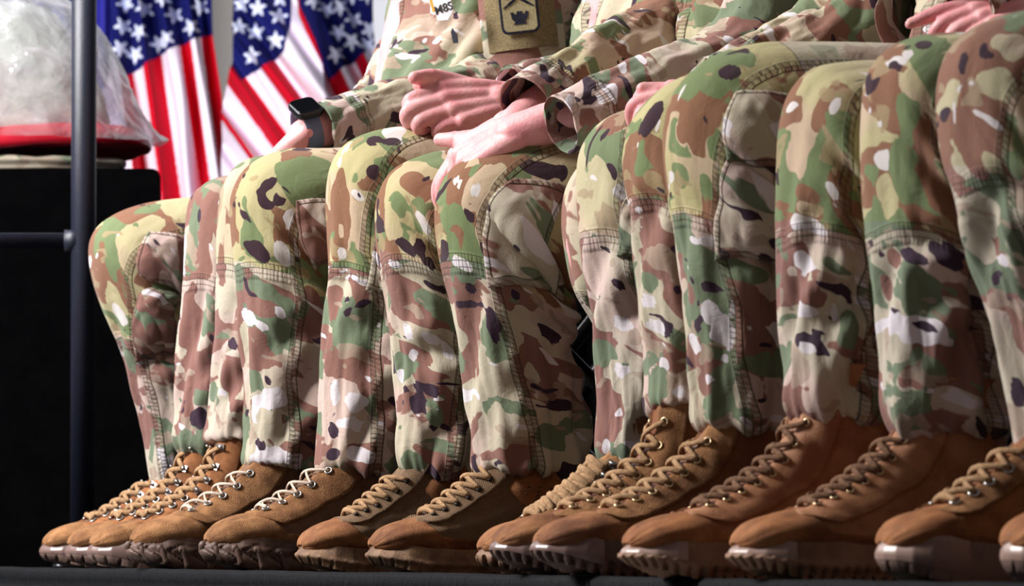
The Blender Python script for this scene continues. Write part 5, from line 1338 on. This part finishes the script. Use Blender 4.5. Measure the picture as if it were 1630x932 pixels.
flag('national flag with slanting stripes, middle one of the three',
     lin([(372, -120), (370, 100), (354, 160), (350, 420)]), lin([(462, -120), (476, 30), (512, 100), (520, 170), (560, 420)]), -120, 420,
     [(340, 90), (368, 102), (384, 128), (420, 106), (452, 84), (462, 40), (470, -60)],
     [(383,5),(411,14),(444,26),(381,43),(406,50),(439,65),(401,90),(445,-4),(380,-30),(420,-25)],
     ('WRWRWRW', [352, 362, 402, 440, 474, 505]), .72, 190, 4.1, 34, d=FLAGD)
flag('national flag with dark folded canton, rightmost of the three, before the pale wall',
     lin([(468, -120), (474, 20), (510, 110), (520, 420)]), lin([(594, -120), (594, 40), (600, 120), (612, 420)]), -120, 420,
     [(470, -100), (476, 8), (500, 60), (522, 126), (560, 100), (596, 72), (620, 60)],
     [(542,12),(563,30),(538,50),(560,66),(535,88),(588,45),(500,2),(520,14),(560,-10),(585,-8),(585,70)],
     ('WRWRWR', [524, 551, 580, 600, 640]), .45, 130, 6.3, 26, d=FLAGD + .35)

# ------------------------------------------------------------------ left side: black table, bag, railing
def left_side():
    d = 10.9
    x1 = at(256, 300, d)[0]; zt = at(200, 268, d)[2]
    blk = cloth_like('black_table_cloth', srgb(2, 2, 3), srgb(4, 4, 5), 20, .0005, .95, spec=.03)
    x0 = x1 - 1.5
    a = Acc(); n = 80; pts = []
    r = .018
    prof = [(x0 - x1, 0)] + [(-r + r * math.sin(t), -r + r * math.cos(t)) for t in np.linspace(0, PI / 2, 10)] + [(.004, -.4), (.006, -zt)]
    G = np.zeros((len(prof), 2, 3))
    yy = [d, d + .75]
    for i, (dx, dz) in enumerate(prof):
        for j_, y in enumerate(yy): G[i, j_] = (x1 + dx - .07 * j_, y, zt + dz)
    a.grid(G, smooth=True)
    fr = [(x1 + dx, d, zt + dz) for dx, dz in prof] + [(x0, d, 0.0)]
    a.add(fr, [tuple(range(len(fr)))], smooth=False)
    bk = [(p[0] - .07, d + .75, p[2]) for p in fr]; a.add(bk, [tuple(range(len(bk)))], smooth=False)
    a.add([(x0, d, 0), (x0, d, zt), (x0, d + .75, zt), (x0, d + .75, 0)], [(0, 1, 2, 3)], smooth=False)
    o = a.obj('draped_table', blk); tag(o, 'black draped table with rounded corner carrying the clear plastic bag', 'table')
    # low black drape added so the gaps between the legs stay dark
    b0 = np.array([x1 - .3, 11.95, 0.0]); b1 = b0 + np.array([3.4, 0, 0])
    u = np.linspace(0, 1, 500); L_ = np.linalg.norm(b1 - b0); G = np.zeros((4, 500, 3))
    for i, z in enumerate((.0, .2, .5, .60)):
        G[i] = b0 + (b1 - b0) * u[:, None] + UP * z + np.array([[0, 1.0, 0]]) * (.012 * np.sin(u * L_ * 70 + 2 * noise(u * 20, 0, 1)))[:, None]
    G2 = G + np.array([0, .02, 0])
    a = Acc(); a.grid(G); a.grid(G2); a.grid(np.array([G[-1], G2[-1]]))
    o = a.obj('gap_darkening_drape', blk); tag(o, 'low black drape added behind the chairs to darken the gaps between the legs', 'drape')
    # camouflage cap lying flat on the table
    cc = at(60, 268, d + .2); cc[2] = zt + .001
    C = np.array([cc + np.array([-.02, 0, z]) for z in (0, .008, .026, .032)]); r_ = [(.17, .13), (.175, .135), (.17, .13), (.02, .02)]
    L = Loft(C, np.array([np.array([1., 0, 0]) * q[0] for q in r_]), np.array([np.array([0, -1., 0]) * q[1] for q in r_]), m=8, nt=60)
    L.disp(.004 * noise(np.cos(L.TH) * 3, np.sin(L.TH) * 3, L.S * 40)); sh = L.S.shape
    a = Acc(); a.grid(L.P, {'tex': np.stack([L.TH * .1, L.S, np.full(sh, 51.)], -1), 'look': np.stack([np.full(sh, .1), 0 * L.S, 0 * L.S], -1), 'seam': np.full(sh + (3,), -10.), 'bias': np.full(sh + (4,), .5)}, cap1=True, cap0=True)
    o = a.obj('folded_cap', CAMO); tag(o, 'dark folded camouflage cloth lying under the plastic bag on the black table', 'folded cloth')
    # clear plastic bag with red base, pale bundle inside
    bz = zt + .034
    def fx(px, dd=d + .22): return at(px, 200, dd)[0]
    def fz(py, dd=d + .22): return at(100, py, dd)[2]
    cx = fx(-60)
    hts = [226, 205, 160, 120, 80, 45, 15, -15, -40]
    rgt = [262, 240, 214, 195, 172, 152, 120, 70, 10]
    C, A, B = [], [], []
    for hy, rx in zip(hts, rgt):
        x_r = fx(rx); hw = x_r - cx
        C.append((cx, d + .25, fz(hy) + (0 if hy < 232 else 0.0))); A.append((hw, 0, 0)); B.append((0, -min(.22, hw * .75), 0))
    L = Loft(np.array(C), np.array(A), np.array(B), m=14, nt=220, power=2.2)
    x, y = np.cos(L.TH), np.sin(L.TH)
    cr = lambda k, q: 1 - 2 * np.abs(noise(x * k + q, y * k, L.S * k * 3.2))
    L.disp((.014 * cr(2, 1) + .006 * cr(5, 5) + .002 * cr(11, 9)) - .012)
    m, nt, bs = new_mat('clear_plastic_film'); T = NT(nt)
    co = T.n('ShaderNodeTexCoord').outputs['Object']
    bp = T.n('ShaderNodeBump', {'Height': T.noise(co, 16, 3.0, .55, 1.0), 'Strength': .7, 'Distance': .014}).outputs[0]
    gl = T.n('ShaderNodeBsdfGlossy', {'Color': (1, 1, 1, 1), 'Roughness': .16, 'Normal': bp}).outputs[0]
    tl = T.n('ShaderNodeBsdfTranslucent', {'Color': (.9, .92, .96, 1), 'Normal': bp}).outputs[0]
    df = T.n('ShaderNodeBsdfDiffuse', {'Color': (.86, .88, .92, 1), 'Normal': bp}).outputs[0]
    tp_ = T.n('ShaderNodeBsdfTransparent', {'Color': (.97, .98, 1, 1)}).outputs[0]
    m1 = T.n('ShaderNodeMixShader', {0: .5, 1: tl, 2: df}).outputs[0]
    m2 = T.n('ShaderNodeMixShader', {0: .45, 1: m1, 2: gl}).outputs[0]
    fac = T.n('ShaderNodeLayerWeight', {'Blend': .35, 'Normal': bp}).outputs['Facing']
    m3 = T.n('ShaderNodeMixShader', {0: T.math('ADD', T.math('MULTIPLY', fac, .6), .36, clamp=True), 1: tp_, 2: m2}).outputs[0]
    T.link(m3, nt.nodes['Material Output'].inputs[0])
    bag = empty('plastic_bag', (cx, d + .25, bz)); tag(bag, 'crumpled clear plastic bag with red base standing on the black table', 'plastic bag')
    a = Acc(); a.grid(L.P, cap1=True); a.obj('plastic_film', m, bag)
    a = Acc()
    C2 = np.array([(cx, d + .25, z) for z in (fz(243), fz(242), fz(234), fz(222), fz(210))]); hw = fx(240) - cx
    k_ = (.93, .985, 1.0, .975, .90)
    L2 = Loft(C2, np.array([(hw * q, 0, 0) for q in k_]), np.array([(0, -.2 * q, 0) for q in k_]), m=6, nt=90)
    L2.disp(.005 * noise(np.cos(L2.TH) * 4, np.sin(L2.TH) * 4, L2.S * 20)); L2.P[..., 2] += .012 * np.sin(L2.TH * 2 + .5)
    a.grid(L2.P, cap0=True, cap1=True); a.obj('red_base', plain('red_plastic', srgb(226, 24, 52), .3), bag)
    C3 = np.array([(cx + .02, d + .28, fz(q)) for q in (212, 185, 120, 60, 20, 2)]); hw = fx(168) - cx - .02
    k_ = (1.0, 1.0, .90, .74, .60, .35)
    L3 = Loft(C3, np.array([(hw * q, 0, 0) for q in k_]), np.array([(0, -.15 * q, 0) for q in k_]), m=8, nt=90, power=2.6)
    L3.disp(.012 * noise(np.cos(L3.TH) * 3, np.sin(L3.TH) * 3, L3.S * 14))
    a = Acc(); a.grid(L3.P, cap0=True, cap1=True)
    o = a.obj('wrapped_bundle', cloth_like('pale_grey_green_cloth', srgb(206, 212, 198), srgb(222, 226, 214), 12, .001, .9, srgb(150, 156, 160))); tag(o, 'pale grey green bundle inside the clear plastic bag', 'bundle')
    # railing of black tube
    dp = 10.1
    rail = empty('stage_railing', at(132, 858, dp)); tag(rail, 'black metal stage railing with upright post and one crossbar', 'railing')
    pm = cloth_like('black_powder_coat', srgb(22, 25, 40), srgb(32, 36, 56), 300, .0002, .4, spec=.7, bscale=900)
    xp = at(132.5, 500, dp)[0]; rr = 20 / F * dp
    a = Acc(); a.tube([(xp, dp, at(0, 852, dp)[2]), (xp, dp, 1.3)], rr, 32); a.obj('post', pm, rail)
    zr = at(0, 383, dp)[2]
    a = Acc(); a.tube([(xp - 1.2, dp, zr), (xp - rr * .6, dp, zr)], 12.5 / F * dp, 24); a.obj('crossbar', pm, rail)
    a = Acc(); a.tube([(xp - rr * 1.5, dp, zr), (xp - rr * .2, dp, zr)], 17 / F * dp, 24); a.obj('collar', pm, rail)
    a = Acc(); a.tube([(xp - 1.2, dp, 1.27), (xp, dp, 1.27)], rr * .98, 24); a.obj('top_rail', pm, rail)
    a = Acc(); a.tube([(xp - 1.2, dp, 0.02), (xp - 1.2, dp, 1.27)], rr, 24); a.obj('post', pm, rail)
    # black kerb at the stage end, carrying the railing
    z1 = at(0, 853, dp - .2)[2]; xe = at(118, 860, dp - .2)[0]
    a = Acc(); a.box((xe - .8 + .1, dp - .05, z1 / 2 - .0), (.8, 0, 0), (0, .15, 0), (0, 0, z1 / 2)); o = a.obj('stage_end_kerb', blk); o['kind'] = 'structure'; o.name = 'trim_2'
    # small bolt head lying before the kerb
    a = Acc(); p = at(102, 900, 9.6); p[2] = .0; a.tube([p, p + UP * .006], .018, 20); a.ball(p + UP * .007, (.008, .008, .004), 8); o = a.obj('floor_bolt', M['chair_metal']); tag(o, 'dark round bolt head on the stage floor left of the farthest toe', 'bolt')
left_side()
